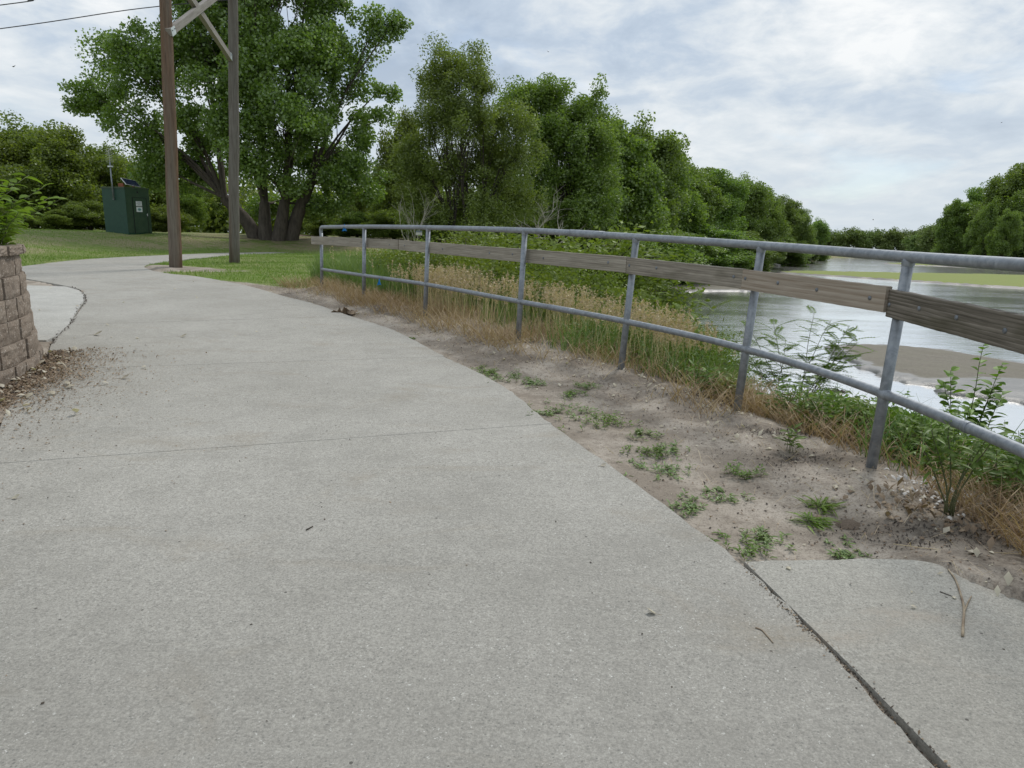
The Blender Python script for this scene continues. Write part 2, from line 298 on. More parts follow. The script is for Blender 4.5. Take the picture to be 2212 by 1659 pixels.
# ------------------------------------------------------------ mesh helpers
def link(name, me, mat=None, parent=None, smooth=False):
    if mat is not None: me.materials.append(mat)
    o = bpy.data.objects.new(name, me); C.objects.link(o)
    if smooth: me.polygons.foreach_set('use_smooth', np.ones(len(me.polygons), bool))
    if parent is not None: o.parent = parent
    return o
def np_mesh(name, V, Fs):
    V = np.asarray(V, np.float32); Fs = np.asarray(Fs, np.int32); k = Fs.shape[1]
    me = bpy.data.meshes.new(name); me.vertices.add(len(V)); me.vertices.foreach_set('co', V.ravel())
    me.loops.add(Fs.size); me.loops.foreach_set('vertex_index', Fs.ravel())
    me.polygons.add(len(Fs)); me.polygons.foreach_set('loop_start', np.arange(len(Fs), dtype=np.int32)*k)
    me.update(calc_edges=True); return me
class B:
    """collects polygons of mixed size into one mesh"""
    def __init__(s): s.v = []; s.f = []
    def add(s, v, f):
        o = len(s.v); s.v.extend([tuple(map(float, p)) for p in v]); s.f.extend([tuple(i+o for i in q) for q in f]); return s
    def tube(s, pts, rad, n=8, cap=True):
        pts = [np.array(p, float) for p in pts]; m = len(pts)
        if np.isscalar(rad): rad = [rad]*m
        V = []; up = np.array([0.13, 0.31, 0.94])
        prev = None
        for i in range(m):
            d = pts[min(i+1, m-1)]-pts[max(i-1, 0)]; d /= (np.linalg.norm(d)+1e-9)
            if prev is None:
                a = np.cross(d, up)
                if np.linalg.norm(a) < 0.2: a = np.cross(d, [1, 0, 0])
            else: a = prev-d*(prev@d)
            a /= np.linalg.norm(a)+1e-9; prev = a; b = np.cross(d, a)
            for k in range(n):
                t = 2*math.pi*k/n; V.append(pts[i]+rad[i]*(math.cos(t)*a+math.sin(t)*b))
        Fs = []
        for i in range(m-1):
            for k in range(n):
                Fs.append((i*n+k, i*n+(k+1) % n, (i+1)*n+(k+1) % n, (i+1)*n+k))
        if cap: Fs.append(tuple(range(n))[::-1]); Fs.append(tuple((m-1)*n+k for k in range(n)))
        return s.add(V, Fs)
    def box(s, c, sz, rz=0, M3=None):
        x, y, z = [q/2 for q in sz]; V = []
        for k in (-z, z):
            for (i, j) in ((-x, -y), (x, -y), (x, y), (-x, y)):
                p = np.array([i, j, k])
                if M3 is not None: p = M3@p
                elif rz: p = np.array([p[0]*math.cos(rz)-p[1]*math.sin(rz), p[0]*math.sin(rz)+p[1]*math.cos(rz), p[2]])
                V.append(p+np.array(c))
        return s.add(V, [(3, 2, 1, 0), (4, 5, 6, 7), (0, 1, 5, 4), (1, 2, 6, 5), (2, 3, 7, 6), (3, 0, 4, 7)])
    def mesh(s, name):
        me = bpy.data.meshes.new(name); me.from_pydata(s.v, [], s.f); me.update(); return me
    def build(s, name, mat, parent=None, smooth=False): return link(name, s.mesh(name), mat, parent, smooth)
def tag(o, label=None, cat=None, group=None, kind=None):
    if label: o['label'] = label
    if cat: o['category'] = cat
    if group: o['group'] = group
    if kind: o['kind'] = kind
    return o
def thing(name, label, cat, loc=(0, 0, 0), group=None):
    o = bpy.data.objects.new(name, None); C.objects.link(o); o.location = loc; o.empty_display_size = 0.1
    return tag(o, label, cat, group)
def catmull(P, n=6):
    P = [np.array(p, float) for p in P]; Q = [2*P[0]-P[1]]+P+[2*P[-1]-P[-2]]; R = []
    for i in range(1, len(Q)-2):
        for k in range(n):
            t = k/n; a, b, c, d = Q[i-1:i+3]
            R.append(0.5*((2*b)+(-a+c)*t+(2*a-5*b+4*c-d)*t*t+(-a+3*b-3*c+d)*t**3))
    R.append(P[-1]); return R

# ------------------------------------------------------------ terrain function
FENCE = [(-3.39, 12.55), (-2.26, 10.82), (-1.12, 9.27), (0.07, 7.36), (0.98, 6.15), (1.65, 4.98), (1.99, 3.71), (2.01, 2.2), (1.76, 0.8)]
OUTER = np.array([(-6.2, 9.6), (-8.7, 12.9), (-10.85, 16.0), (-12.1, 21.0), (-12.6, 26), (-12.3, 29.5), (-10.5, 31.3), (-4, 32), (4, 32)])
SHORE = np.array([(9.5, -60), (8.7, 3.8), (6.5, 9.5), (5.3, 20), (6.6, 33), (9.8, 53), (26, 92), (52, 137), (110, 250), (150, 300), (230, 340), (700, 480)], float)
SHORE2 = np.array([(70, -60), (96, 60), (112, 120), (128, 180), (165, 240), (265, 290), (700, 420)], float)
def sdist(x, y, P):
    """signed distance to a polyline; positive on its left side"""
    x = np.asarray(x, float); y = np.asarray(y, float); best = np.full(x.shape, 1e9); sg = np.ones(x.shape)
    for (a, b) in zip(P[:-1], P[1:]):
        dx, dy = b[0]-a[0], b[1]-a[1]; l2 = dx*dx+dy*dy
        t = np.clip(((x-a[0])*dx+(y-a[1])*dy)/l2, 0, 1); ex = x-a[0]-t*dx; ey = y-a[1]-t*dy; d = np.hypot(ex, ey)
        s = np.sign(dx*(y-a[1])-dy*(x-a[0])); m = d < best-1e-9; best = np.where(m, d, best); sg = np.where(m, s, sg)
    return best*sg
def sstep(a, b, v): t = np.clip((v-a)/(b-a), 0, 1); return t*t*(3-2*t)
WATER = -2.1
def plane_z(y): return 0.028*(np.clip(y, -3, 16)-3)
def height(x, y):
    x = np.asarray(x, float); y = np.asarray(y, float)
    z = plane_z(y)
    dn = sdist(x, y, OUTER)
    z = z+(0.72*sstep(0.2, 8.5, dn)*sstep(3.0, -4.0, x)+0.0)*sstep(11, 16, y)
    ds = sdist(x, y, SHORE)
    bank = WATER+0.39*ds
    k = 0.25; z1 = -np.log(np.exp(-np.clip(z, -5, 5)/k)+np.exp(-np.clip(bank, -5, 4)/k))*k + 0.0
    # keep the shoulder by the path exact
    w = sstep(5.2, 6.6, ds); z1 = z1*(1-w)+z*w
    z1 = np.maximum(z1, WATER-1.2)
    d2 = sdist(x, y, SHORE2)
    far = np.clip(WATER-0.3*d2, WATER-1.2, 0.6)
    return np.where(d2 < 2, np.maximum(z1 if False else far, WATER-1.2), z1)
def H1(x, y): return float(height(np.array([x]), np.array([y]))[0])
def ray(px, py): return fw+RT*(px-1106)/1534-UP*(py-829.5)/1534
def G(px, py, dz=0.0):
    """point of the ground seen at this place of the photograph"""
    d = ray(px, py); O = np.array([0, 0, EYE]); z = 0.0
    if d[2] > -1e-3: d[2] = -1e-3
    for i in range(40):
        P = O+d*((z-EYE)/d[2]); z = 0.6*z+0.4*(float(plane_z(P[1])))
    return np.array([P[0], P[1], z+dz])
def AY(px, py, Y):
    d = ray(px, py); return np.array([0, 0, EYE])+d*(Y/d[1])
def AZ(px, py, Z):
    d = ray(px, py); return np.array([0, 0, EYE])+d*((Z-EYE)/d[2])

# ------------------------------------------------------------ path (structure)
# pairs of points of the left and the right edge, near to far; a true flag is a tooled joint
NSUB = 16
SEC = [((-3.2, -2.5), (1.75, -2.5), 0), ((-3.1, 0.2), (1.33, 0.2), 0), ((-3.0, 1.45), (1.067, 1.524), 0), ((-2.9, 2.5), (0.9, 2.6), 0)]
for l, r, j in [((-60, 1005), (1190, 915), 1), ((20, 880), (1080, 830), 0), ((100, 798), (960, 770), 1), ((111, 744), (850, 713), 0), ((148, 701.5), (755, 682), 1),
                ((174, 668), (675, 655), 0), ((183, 650), (615, 640), 0), ((183, 636), (560, 624), 0), ((162, 622), (505, 611), 0), ((69, 604), (425, 597), 1), ((20, 596), (365, 591), 0),
                ((-10, 588), (325, 583), 0), ((10, 579), (312, 576.5), 1), ((65, 573), (322, 572), 0), ((150, 563), (348, 566.5), 0), ((250, 556), (400, 560.5), 0),
                ((380, 550), (455, 555.5), 1), ((480, 546.5), (520, 550.5), 0), ((600, 544.5), (640, 547), 0)]:
    a, b = G(*l), G(*r); SEC.append(((a[0], a[1]), (b[0], b[1]), j))
Lc = catmull([np.array(s[0]) for s in SEC], NSUB); Rc = catmull([np.array(s[1]) for s in SEC], NSUB)
rows = []
for i in range(len(Lc)):
    a, b = Lc[i], Rc[i]; j = (i % NSUB == 0) and SEC[i//NSUB][2]
    if j:
        d = (Lc[min(i+1, len(Lc)-1)]-Lc[i-1]); d /= np.linalg.norm(d)
        for q, dz in ((-0.004, 0), (-0.0016, -0.005), (0.0016, -0.005), (0.004, 0)): rows.append((a+d*q, b+d*q, dz))
    else: rows.append((a, b, 0.0))
NC = 14; V = []; Fc = []
for a, b, dz in rows:
    jit = rng.normal(0, 0.006)
    line = [a+(b-a)*k/NC for k in range(NC+1)]
    line[-1] = line[-1]+(b-a)/np.linalg.norm(b-a)*jit
    V += [(p[0], p[1], float(plane_z(p[1]))+dz) for p in line]
m = NC+1
for i in range(len(rows)-1):
    for k in range(NC): Fc.append((i*m+k, i*m+k+1, (i+1)*m+k+1, (i+1)*m+k))
o = len(V)
for i, (a, b, dz) in enumerate(rows):
    V.append((a[0], a[1], V[i*m][2]-0.09)); V.append((b[0], b[1], V[i*m+NC][2]-0.09))
for i in range(len(rows)-1):
    Fc.append((i*m, (i+1)*m, o+2*i+2, o+2*i)); Fc.append((i*m+NC, o+2*i+1, o+2*i+3, (i+1)*m+NC))
pm = bpy.data.meshes.new('path'); pm.from_pydata(V, [], Fc); pm.update()
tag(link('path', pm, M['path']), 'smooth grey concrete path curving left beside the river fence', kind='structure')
PATHPOLY = np.array([r[0] for r in rows[::3]]+[r[1] for r in rows[::-3]])
def pad(name, pts, mat, label, dz=0.0):
    top = [(p[0], p[1], float(plane_z(p[1]))+dz) for p in pts]; n = len(top)
    b = B(); b.add(top+[(p[0], p[1], p[2]-0.1) for p in top], [tuple(range(n))]+[(i, i+n, (i+1) % n+n, (i+1) % n) for i in range(n)])
    return tag(b.build(name, M[mat]), label, kind='structure')
RP = [G(1608, 1213), G(1700, 1211), G(1860, 1206), G(1960, 1209), G(2030, 1220), G(2080, 1248), G(2212, 1300), np.array([2.6, 2.15, 0]), np.array([2.6, -0.6, 0]), np.array([1.42, -0.6, 0]), np.array([1.36, 0.2, 0]), G(2052, 1659), G(1832, 1432)]
e = []
for i in range(7):
    e.append(RP[i])
    if i < 6:
        for t in (0.33, 0.66): e.append(RP[i]*(1-t)+RP[i+1]*t+np.array([rng.normal(0, .006), rng.normal(0, .008), 0]))
RPf = e+RP[7:]
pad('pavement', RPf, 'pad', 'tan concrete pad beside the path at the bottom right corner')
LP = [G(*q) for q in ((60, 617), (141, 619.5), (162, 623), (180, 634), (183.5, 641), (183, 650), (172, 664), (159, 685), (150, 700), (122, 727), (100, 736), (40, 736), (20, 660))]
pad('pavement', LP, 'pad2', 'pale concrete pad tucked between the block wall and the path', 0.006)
def inpoly(x, y, P):
    x = np.asarray(x); y = np.asarray(y); r = np.zeros(x.shape, bool); j = len(P)-1
    for i in range(len(P)):
        xi, yi, xj, yj = P[i][0], P[i][1], P[j][0], P[j][1]
        if yi != yj:
            c = ((yi > y) != (yj > y)) & (x < (xj-xi)*(y-yi)/(yj-yi)+xi); r ^= c
        j = i
    return r

# ------------------------------------------------------------ ground (structure)
def axis(parts):
    a = [parts[0][0]]
    for (s, e_, st) in parts:
        n = max(1, int(round((e_-s)/st))); a += list(np.linspace(s, e_, n+1)[1:])
    return np.array(a)
gx = axis([(-700, -100, 60), (-100, -40, 10), (-40, -16, 0.8), (-16, -5, 0.2), (-5, -3, 0.06), (-3, 3.6, 0.035), (3.6, 12, 0.3), (12, 60, 2.4), (60, 300, 10), (300, 900, 100)])
gy = axis([(-100, -10, 15), (-10, 0.8, 0.6), (0.8, 8.5, 0.035), (8.5, 14, 0.07), (14, 34, 0.25), (34, 60, 1.0), (60, 400, 8), (400, 1200, 100)])
X, Y = np.meshgrid(gx, gy); Z = height(X, Y)
def vnoise(x, y, s, seed):
    r = np.random.default_rng(seed); T = r.random((256, 256)); x = x*s+100.3; y = y*s+77.7
    xi = np.floor(x).astype(int); yi = np.floor(y).astype(int); fx = x-xi; fy = y-yi; fx = fx*fx*(3-2*fx); fy = fy*fy*(3-2*fy)
    g = lambda a, b: T[a % 256, b % 256]
    return (g(xi, yi)*(1-fx)+g(xi+1, yi)*fx)*(1-fy)+(g(xi, yi+1)*(1-fx)+g(xi+1, yi+1)*fx)*fy-0.5
near = sstep(16, 12, Y)*sstep(-6, -4, X)*sstep(6, 3.6, X)
nz = vnoise(X, Y, 2.2, 1)*0.045+vnoise(X, Y, 7, 2)*0.018+vnoise(X, Y, 19, 3)*0.008
clod = np.clip(vnoise(X, Y, 1.3, 5)+0.15, 0, 1)
clod = clod*(0.15+0.85*np.exp(-(sdist(X, Y, np.array(FENCE)[::-1])/0.55)**2)); nz += near*clod*(np.abs(vnoise(X, Y, 14, 6))*0.09+np.abs(vnoise(X, Y, 30, 7))*0.04)
dF = sdist(X, Y, np.array(FENCE)[::-1])      # + on the path side
inp = inpoly(X, Y, PATHPOLY) | inpoly(X, Y, RPf) | inpoly(X, Y, LP)
# distance to slab edges so that the soil always meets the edge a little below it
edge = np.abs(sdist(X, Y, np.array([r[1] for r in rows[::3]])))
Z += near*nz*sstep(0.0, 0.3, edge)-0.012*near
Z += near*0.03*np.exp(-((dF-0.15)/0.25)**2)-near*0.05*sstep(0.9, 0.1, np.abs(dF-0.9))*0.6
Z += (1-near)*(vnoise(X, Y, 0.5, 9)*0.1+vnoise(X, Y, 2.0, 10)*0.03)*(Z > WATER-0.2)
Z = np.where((~inp) & (edge > 0.06), Z, np.minimum(Z, plane_z(Y)-0.006))
gap = (Y < 2.62) & (Y > 0.8) & (edge < 0.09)
Z = np.where(inp, plane_z(Y)-0.06, Z); Z = np.where(gap, plane_z(Y)-0.02+vnoise(X, Y, 9, 41)*0.02, Z)
xx, yy = X.ravel(), Y.ravel(); nx_, ny_ = len(gx), len(gy)
ii, jj = np.meshgrid(np.arange(nx_-1), np.arange(ny_-1)); q = (jj*nx_+ii).ravel()
gm = np_mesh('ground', np.c_[xx, yy, Z.ravel()], np.c_[q, q+1, q+1+nx_, q+nx_])
# mask: R turf, G dryness, B dark clods
isl = sdist(X, Y, OUTER)
turf = np.zeros_like(X)
FE = np.array(FENCE)
lawn_near = sdist(X, Y, np.array([(-12, 15.2), (-8.3, 14.9), (-6.6, 14.0), (-5.2, 13.4), (-4.3, 12.9), (-3.4, 12.8), (2, 14)]))
turf = np.where(Y > 11, sstep(-0.3, 0.5, lawn_near), 0.0)
turf = np.maximum(turf, sstep(2.0, 4.5, X-0.12*Y+1))
turf = np.maximum(turf, sstep(-0.4, -1.5, dF)*0.6)
turf = np.maximum(turf, sstep(-9, -12, X))
pb = AY(378, 580, 16.29); turf = turf*(1-0.85*sstep(1.25, 0.7, np.hypot((X-pb[0])/1.7, (Y-pb[1]+0.1)/0.8)+vnoise(X, Y, 2.5, 31)*0.9))
dry = np.where(isl > 2.0, sstep(0.8, 3.5, isl)*(0.45+0.55*sstep(-20, -12, X)), 0.15)
CLODS = ((1700, 935, .14, .05, 260), (1760, 990, .24, .08, 260), (1960, 1150, .22, .08, 300), (2120, 1160, .2, .08, 260), (1500, 855, .3, .08, 160), (1180, 740, .5, .1, 200))
clodm = near*np.clip(clod*1.5+vnoise(X, Y, 5, 8)*0.8, 0, 1)*sstep(1.6, 0.3, np.abs(dF-0.1))
for (px_, py_, sx_, sy_, n_c) in CLODS:
    cen = G(px_, py_); clodm = np.maximum(clodm, 1.0*np.exp(-0.5*(((X-cen[0])/sx_/1.1)**2+((Y-cen[1])/sy_/1.1)**2))*(0.8+0.9*vnoise(X, Y, 16, 61)))
ca = gm.color_attributes.new('mask', 'FLOAT_COLOR', 'POINT')
ca.data.foreach_set('color', np.c_[turf.ravel(), dry.ravel(), clodm.ravel(), np.ones(X.size)].astype(np.float32).ravel())
tag(link('ground', gm, M['ground'], smooth=True), 'bare sandy soil, mown grass and the sloping riverbank', kind='structure')
def gz(x, y):
    """interpolated height of the finished ground mesh"""
    x = np.asarray(x, float); y = np.asarray(y, float)
    i = np.clip(np.searchsorted(gx, x)-1, 0, nx_-2); j = np.clip(np.searchsorted(gy, y)-1, 0, ny_-2)
    fx = np.clip((x-gx[i])/(gx[i+1]-gx[i]), 0, 1); fy = np.clip((y-gy[j])/(gy[j+1]-gy[j]), 0, 1)
    return (Z[j, i]*(1-fx)+Z[j, i+1]*fx)*(1-fy)+(Z[j+1, i]*(1-fx)+Z[j+1, i+1]*fx)*fy
def gz1(x, y): return float(gz(np.array([x]), np.array([y]))[0])
# sliver of dirt in the gap between path and pad shows from the ground sheet; river
wm_ = np_mesh('river', np.array([(3, -100, WATER), (900, -100, WATER), (900, 1200, WATER), (3, 1200, WATER)]), np.array([[0, 1, 2, 3]]))
tag(link('river', wm_, M['water']), 'broad shallow river reflecting the bright cloudy sky', kind='structure')

def bar(name, pts, mat, label, h=0.16, n=90, seed=3, wet=0.3):
    P = np.array([p[:2] for p in catmull(list(pts)+[pts[0]], 8)]); x0, y0 = P.min(0)-0.5; x1, y1 = P.max(0)+0.5
    gx_, gy_ = np.linspace(x0, x1, n), np.linspace(y0, y1, n); A, Bb = np.meshgrid(gx_, gy_)
    ins = inpoly(A, Bb, P); d = np.abs(sdist(A, Bb, P))*np.where(ins, 1, -1)
    w = max(x1-x0, y1-y0)
    d = d+vnoise(A, Bb, 14/w, seed)*w*0.05+vnoise(A, Bb, 50/w, seed+1)*w*0.02
    z = WATER-0.12+h*sstep(-0.02*w, 0.012*w, d)+0.06*sstep(0, 0.1*w, d)+vnoise(A, Bb, 30/w, seed+2)*0.03
    q_ = (np.arange(n-1)[:, None]*n+np.arange(n-1)[None, :]).ravel()
    me = np_mesh(name, np.c_[A.ravel(), Bb.ravel(), z.ravel()], np.c_[q_, q_+1, q_+1+n, q_+n])
    ca = me.color_attributes.new('mask', 'FLOAT_COLOR', 'POINT'); f = sstep(0.0, wet*0.2*w, d)*(sstep(18.2, 20.4, Bb+0.12*A+vnoise(A, Bb, 0.6, 6)*2.5) if mat == 'sand' and y1 < 30 else 1.0)
    ca.data.foreach_set('color', np.c_[f.ravel(), f.ravel(), f.ravel(), np.ones(f.size)].astype(np.float32).ravel())
    return tag(link(name, me, M[mat], smooth=True), label, kind='structure')
def wp(*a): return [AZ(x, y, WATER)[:2] for x, y in a]
bar('sandbar', wp((1782, 750), (1830, 744), (1930, 750), (2060, 762), (2212, 790), (2400, 830), (2420, 930), (2212, 876), (2050, 848), (1940, 822), (1880, 806), (1820, 775)), 'sand', 'brown mud bar with a wet shining margin close to the bank', 0.2, 140, 3, 0.35)
bar('sandbar', wp((1690, 590), (1760, 588), (1950, 591), (2212, 596), (2500, 604), (2560, 640), (2212, 623), (2050, 613), (1900, 604), (1800, 597)), 'greenbar', 'long low bar covered in yellow green moss across mid river', 0.32, 130, 13, 0.06)
bar('sandbar', wp((1905, 568.5), (2040, 571), (2150, 577), (2260, 584), (2270, 588), (2140, 580.5), (2020, 575), (1930, 571.5)), 'greenbar', 'thin distant sand strip along the right side of the river', 0.3, 80, 23, 0.1)
bar('sandbar', wp((1395, 628), (1450, 617), (1530, 618), (1620, 620), (1700, 624), (1640, 629), (1520, 630), (1440, 634)), 'sand', 'dark stony spit reaching out from the left riverbank', 0.22, 70, 33, 0.3)

# ------------------------------------------------------------ vegetation generators
def rand_dirs(n, r=rng):
    d = r.normal(size=(n, 3)); return d/np.linalg.norm(d, axis=1)[:, None]
def leaf_mesh(name, Pn, size, asp=0.7, flat=0.0, r=rng, droop=None):
    """one folded diamond per leaf"""
    n = len(Pn); a = rand_dirs(n, r); 
    if flat: a[:, 2] *= (1-flat); a /= np.linalg.norm(a, axis=1)[:, None]
    if droop: a[:, 2] -= droop; a /= np.linalg.norm(a, axis=1)[:, None]
    b = np.cross(a, rand_dirs(n, r)); b /= np.linalg.norm(b, axis=1)[:, None]+1e-9
    c = np.cross(a, b)
    s = (size*r.uniform(0.65, 1.25, n))[:, None]
    V = np.empty((n, 4, 3)); V[:, 0] = Pn-a*s*0.5; V[:, 1] = Pn+b*s*asp*0.5+c*s*0.1-a*s*0.05; V[:, 2] = Pn+a*s*0.5; V[:, 3] = Pn-b*s*asp*0.5+c*s*0.1-a*s*0.05
    return np_mesh(name, V.reshape(-1, 3), np.arange(n*4).reshape(n, 4))
def make_tree(lobes, nclump, nleaf, leaf, trunk, mats, seed, fork=0.3, clump_r=0.6, asp=0.7, lean=(0, 0), twig=True, base=None, shell=0.55, droop=None, stems=1, flat=0.7, gap=0.0):
    """lobes: (x,y,z,rx,ry,rz) ellipsoids; returns the trunk and crown meshes round a base at the origin"""
    r = np.random.default_rng(seed); lobes = np.array(lobes, float)
    vol = lobes[:, 3]*lobes[:, 4]*lobes[:, 5]; w = vol**0.75; w /= w.sum()
    cnt = np.maximum(2, np.round(w*nclump)).astype(int); b = B()
    top = lobes[:, 2].max(); fz = fork*top; clumps = []; cr = []
    starts = []
    for k in range(stems):
        off = np.array([0, 0, 0.]) if stems == 1 else np.array([math.cos(k*2.4)*trunk*1.3, math.sin(k*2.4)*trunk, 0])
        starts.append(off)
    if stems == 1:
        pts = [np.array([0, 0, -0.3]), np.array([lean[0]*0.3, lean[1]*0.3, fz*0.5]), np.array([lean[0], lean[1], fz])]
        pts = catmull(pts, 4); b.tube(pts, list(np.linspace(trunk*1.25, trunk*0.8, len(pts))), 10)
    forks = []
    if stems > 1:
        az = np.arctan2(lobes[:, 1], lobes[:, 0]); own = [int(np.argmin([np.linalg.norm(c_[:2]-np.array([(k-(stems-1)/2)*np.abs(lobes[:, 0]).max()*0.35, 0])) for k in range(stems)])) for c_ in lobes]
        for k in range(stems):
            mem = [c_[:3] for c_, q in zip(lobes, own) if q == k] or [lobes[0][:3]]
            tgt = np.mean(mem, 0); fp = np.array([tgt[0]*0.42, tgt[1]*0.3, max(0.8, fz*r.uniform(0.8, 1.6))]); starts[k] = np.array([(k-(stems-1)/2)*trunk*1.25, r.normal(0, trunk*0.5), 0])
            pts = catmull([starts[k]+np.array([0, 0, -0.3]), starts[k]*0.6+fp*0.4+np.array([r.normal(0, .1), 0, 0.05]), fp], 5); b.tube(pts, list(np.linspace(trunk, trunk*0.62, len(pts))), 9, False); forks.append(fp)
    for i, l in enumerate(lobes):
        c = l[:3]
        st = np.array([lean[0], lean[1], fz]) if stems == 1 else forks[own[i]]
        mid = st*0.45+c*0.55; mid[2] = st[2]*0.5+c[2]*0.5-0.0; mid[:2] += r.normal(0, 0.25, 2)*(l[3]*0.4)
        if stems > 1: mid = st*0.5+c*0.5; mid[:2] = st[:2]*0.6+c[:2]*0.4+r.normal(0, 0.1, 2)
        pts = catmull([st, mid, c+np.array([0, 0, l[5]*0.2])], 5); r0 = trunk*(0.62 if stems == 1 else 0.5)*max(0.45, (w[i]/w.max())**0.4)
        rr = list(np.linspace(r0, r0*0.22, len(pts))); b.tube(pts, rr, 7, False)
        for k in range(cnt[i]):
            d = rand_dirs(1, r)[0]; rad = r.uniform(shell, 1.0)**0.8 if r.random() < 0.8 else r.uniform(0.1, shell)
            p = c+d*rad*l[3:6]*(r.uniform(0.85, 1.1) if r.random() < 0.85 else r.uniform(1.1, 1.25))
            if p[2] < 0.2: p[2] = 0.2+r.random()*0.3
            clumps.append(p); cr.append(clump_r*r.uniform(0.55, 1.35))
            if twig and r.random() < 0.55:
                t = r.uniform(0.35, 1.0); s = pts[int(t*(len(pts)-1))]; md = (s+p)/2+r.normal(0, 0.08, 3)*l[3]+np.array([0, 0, 0.05*l[5]])
                b.tube(catmull([s, md, p], 3), list(np.linspace(r0*0.2+0.006, 0.006, 7)), 4, False)
    clumps = np.array(clumps); cr = np.array(cr); el_ = r.uniform(0.6, 1.5, (len(clumps), 3)); el_[:, 2] = r.uniform(0.8, 1.9, len(clumps)); pr = cr**2; pr /= pr.sum()
    idx = r.choice(len(clumps), nleaf, p=pr); g = r.normal(size=(nleaf, 3)); g /= np.maximum(1, np.linalg.norm(g, axis=1)/2.0)[:, None]; g *= np.where(r.random(nleaf) < 0.1, 1.15, 1.0)[:, None]
    g[:, 2] *= flat; g *= el_[idx]
    Pn = clumps[idx]+g*cr[idx][:, None]*0.45
    Pn[:, 2] = np.maximum(Pn[:, 2], 0.03)
    me_c = leaf_mesh('crown', Pn, leaf, asp, 0.25, r, droop); me_c.materials.append(M[mats[1]])
    me_t = b.mesh('trunk'); me_t.materials.append(M[mats[0]])
    me_t.polygons.foreach_set('use_smooth', np.ones(len(me_t.polygons), bool))
    return me_t, me_c
def place(name, meshes, loc, label, cat, group=None, rz=0.0, sc=(1, 1, 1), tn='trunk', cn='crown'):
    t = thing(name, label, cat, tuple(map(float, loc)), group); t.rotation_euler.z = rz; t.scale = sc if isinstance(sc, tuple) else (sc,)*3
    for n_, me in ((tn, meshes[0]), (cn, meshes[1])):
        o = bpy.data.objects.new(n_, me); C.objects.link(o); o.parent = t
    return t
def tri(name, parts, loc): pass

# big cottonwood behind the berm
def local(px, py, Y, base): return AY(px, py, Y)-base
cb = np.array([-12.3, 36.5, 0]); cb[2] = gz1(cb[0], cb[1])-0.05
def lob(px, py, rpx, rpz, dy=0.0, base=cb, Y=None, depth=None):
    Yy = (Y or base[1])+dy; p = AY(px, py, Yy)-base; s = Yy/1534
    return (p[0], p[1], p[2], rpx*s, (depth or rpx*0.9)*s, rpz*s)
cot = [lob(550, 50, 130, 110), lob(440, 110, 110, 95, 1), lob(330, 150, 85, 65, -1), lob(265, 120, 50, 35, 0), lob(225, 215, 70, 45, 0), lob(180, 195, 35, 22, 0), lob(620, 150, 120, 95, -1.5),
       lob(730, 150, 65, 60, 1), lob(800, 85, 38, 34, 0.5), lob(845, 58, 26, 18, 0.3), lob(685, 40, 70, 75, 0), lob(470, 240, 105, 65, -2.0), lob(640, 260, 105, 70, -2.2), lob(770, 255, 65, 60, 0), lob(820, 200, 32, 30, 0),
       lob(310, 270, 75, 38, -1), lob(700, 370, 100, 60, 0.5), lob(785, 400, 60, 65, 0), lob(430, 350, 85, 50, 1), lob(545, 350, 60, 45, -2.5), lob(350, 370, 55, 45, 0), lob(540, -110, 150, 80), lob(420, -30, 80, 70), lob(670, -60, 75, 70), lob(600, 440, 70, 35, 2.5), lob(680, 445, 60, 35, 1.0)]
place('cottonwood_tree', make_tree(cot, 400, 190000, 0.14, 0.4, ('bark', 'cotton'), 11, fork=0.17, clump_r=0.74, asp=0.85, twig=True, shell=0.5, stems=4), cb,
      'huge spreading cottonwood with several thick trunks behind the utility poles', 'tree')
# the same tree's crowd behind: woodland to the left and behind
wl = []
def round_lobes(h, w, r, n=6, low=0.12):
    L_ = [(0, 0, h*0.58, w*0.62, w*0.6, h*0.36)]
    for k in range(n):
        a = k*2*math.pi/n+r.uniform(-.3, .3); z = h*r.uniform(0.3, 0.8); q = w*(0.62-0.35*max(0, (z/h-0.55)))
        L_.append((math.cos(a)*q, math.sin(a)*q, z, w*r.uniform(.3, .42), w*r.uniform(.3, .42), h*r.uniform(.14, .2)))
    for k in range(3):
        a = r.uniform(0, 6.3); L_.append((math.cos(a)*w*0.45, math.sin(a)*w*0.45, h*(low+0.1), w*0.45, w*0.45, h*0.16))
    L_.append((w*r.uniform(-.15, .15), 0, h*0.87, w*0.3, w*0.3, h*0.13))
    return L_
r0 = np.random.default_rng(5)
PW = [make_tree(round_lobes(9, 4.2, r0), 170, 48000, 0.2, 0.24, ('darkbark', 'wood_leaf'), 20+i, fork=0.2, clump_r=0.95, asp=0.8) for i in range(3)]
PB = [make_tree(round_lobes(12, 4.0, r0, 8, 0.05), 230, 62000, 0.23, 0.25, ('bark', 'tree'), 30+i, fork=0.15, clump_r=0.95, asp=0.75) for i in range(4)]
PF = [make_tree(round_lobes(12, 5.2, r0, 8, 0.02), 120, 9000, 0.5, 0.3, ('bark', 'far'), 40+i, fork=0.15, clump_r=1.3, asp=0.8, twig=False) for i in range(3)]
PS = [make_tree([(0, 0, 0.7, 1.0, 1.0, 0.6), (0.7, 0.2, 0.5, .6, .6, .5), (-0.6, -.2, 0.55, .6, .6, .5), (0.1, 0.5, 1.1, .5, .5, .4)], 80, 9000, 0.07, 0.03, ('bark', 'shrub'), 50+i, fork=0.1, clump_r=0.34, asp=0.5, stems=3) for i in range(3)]
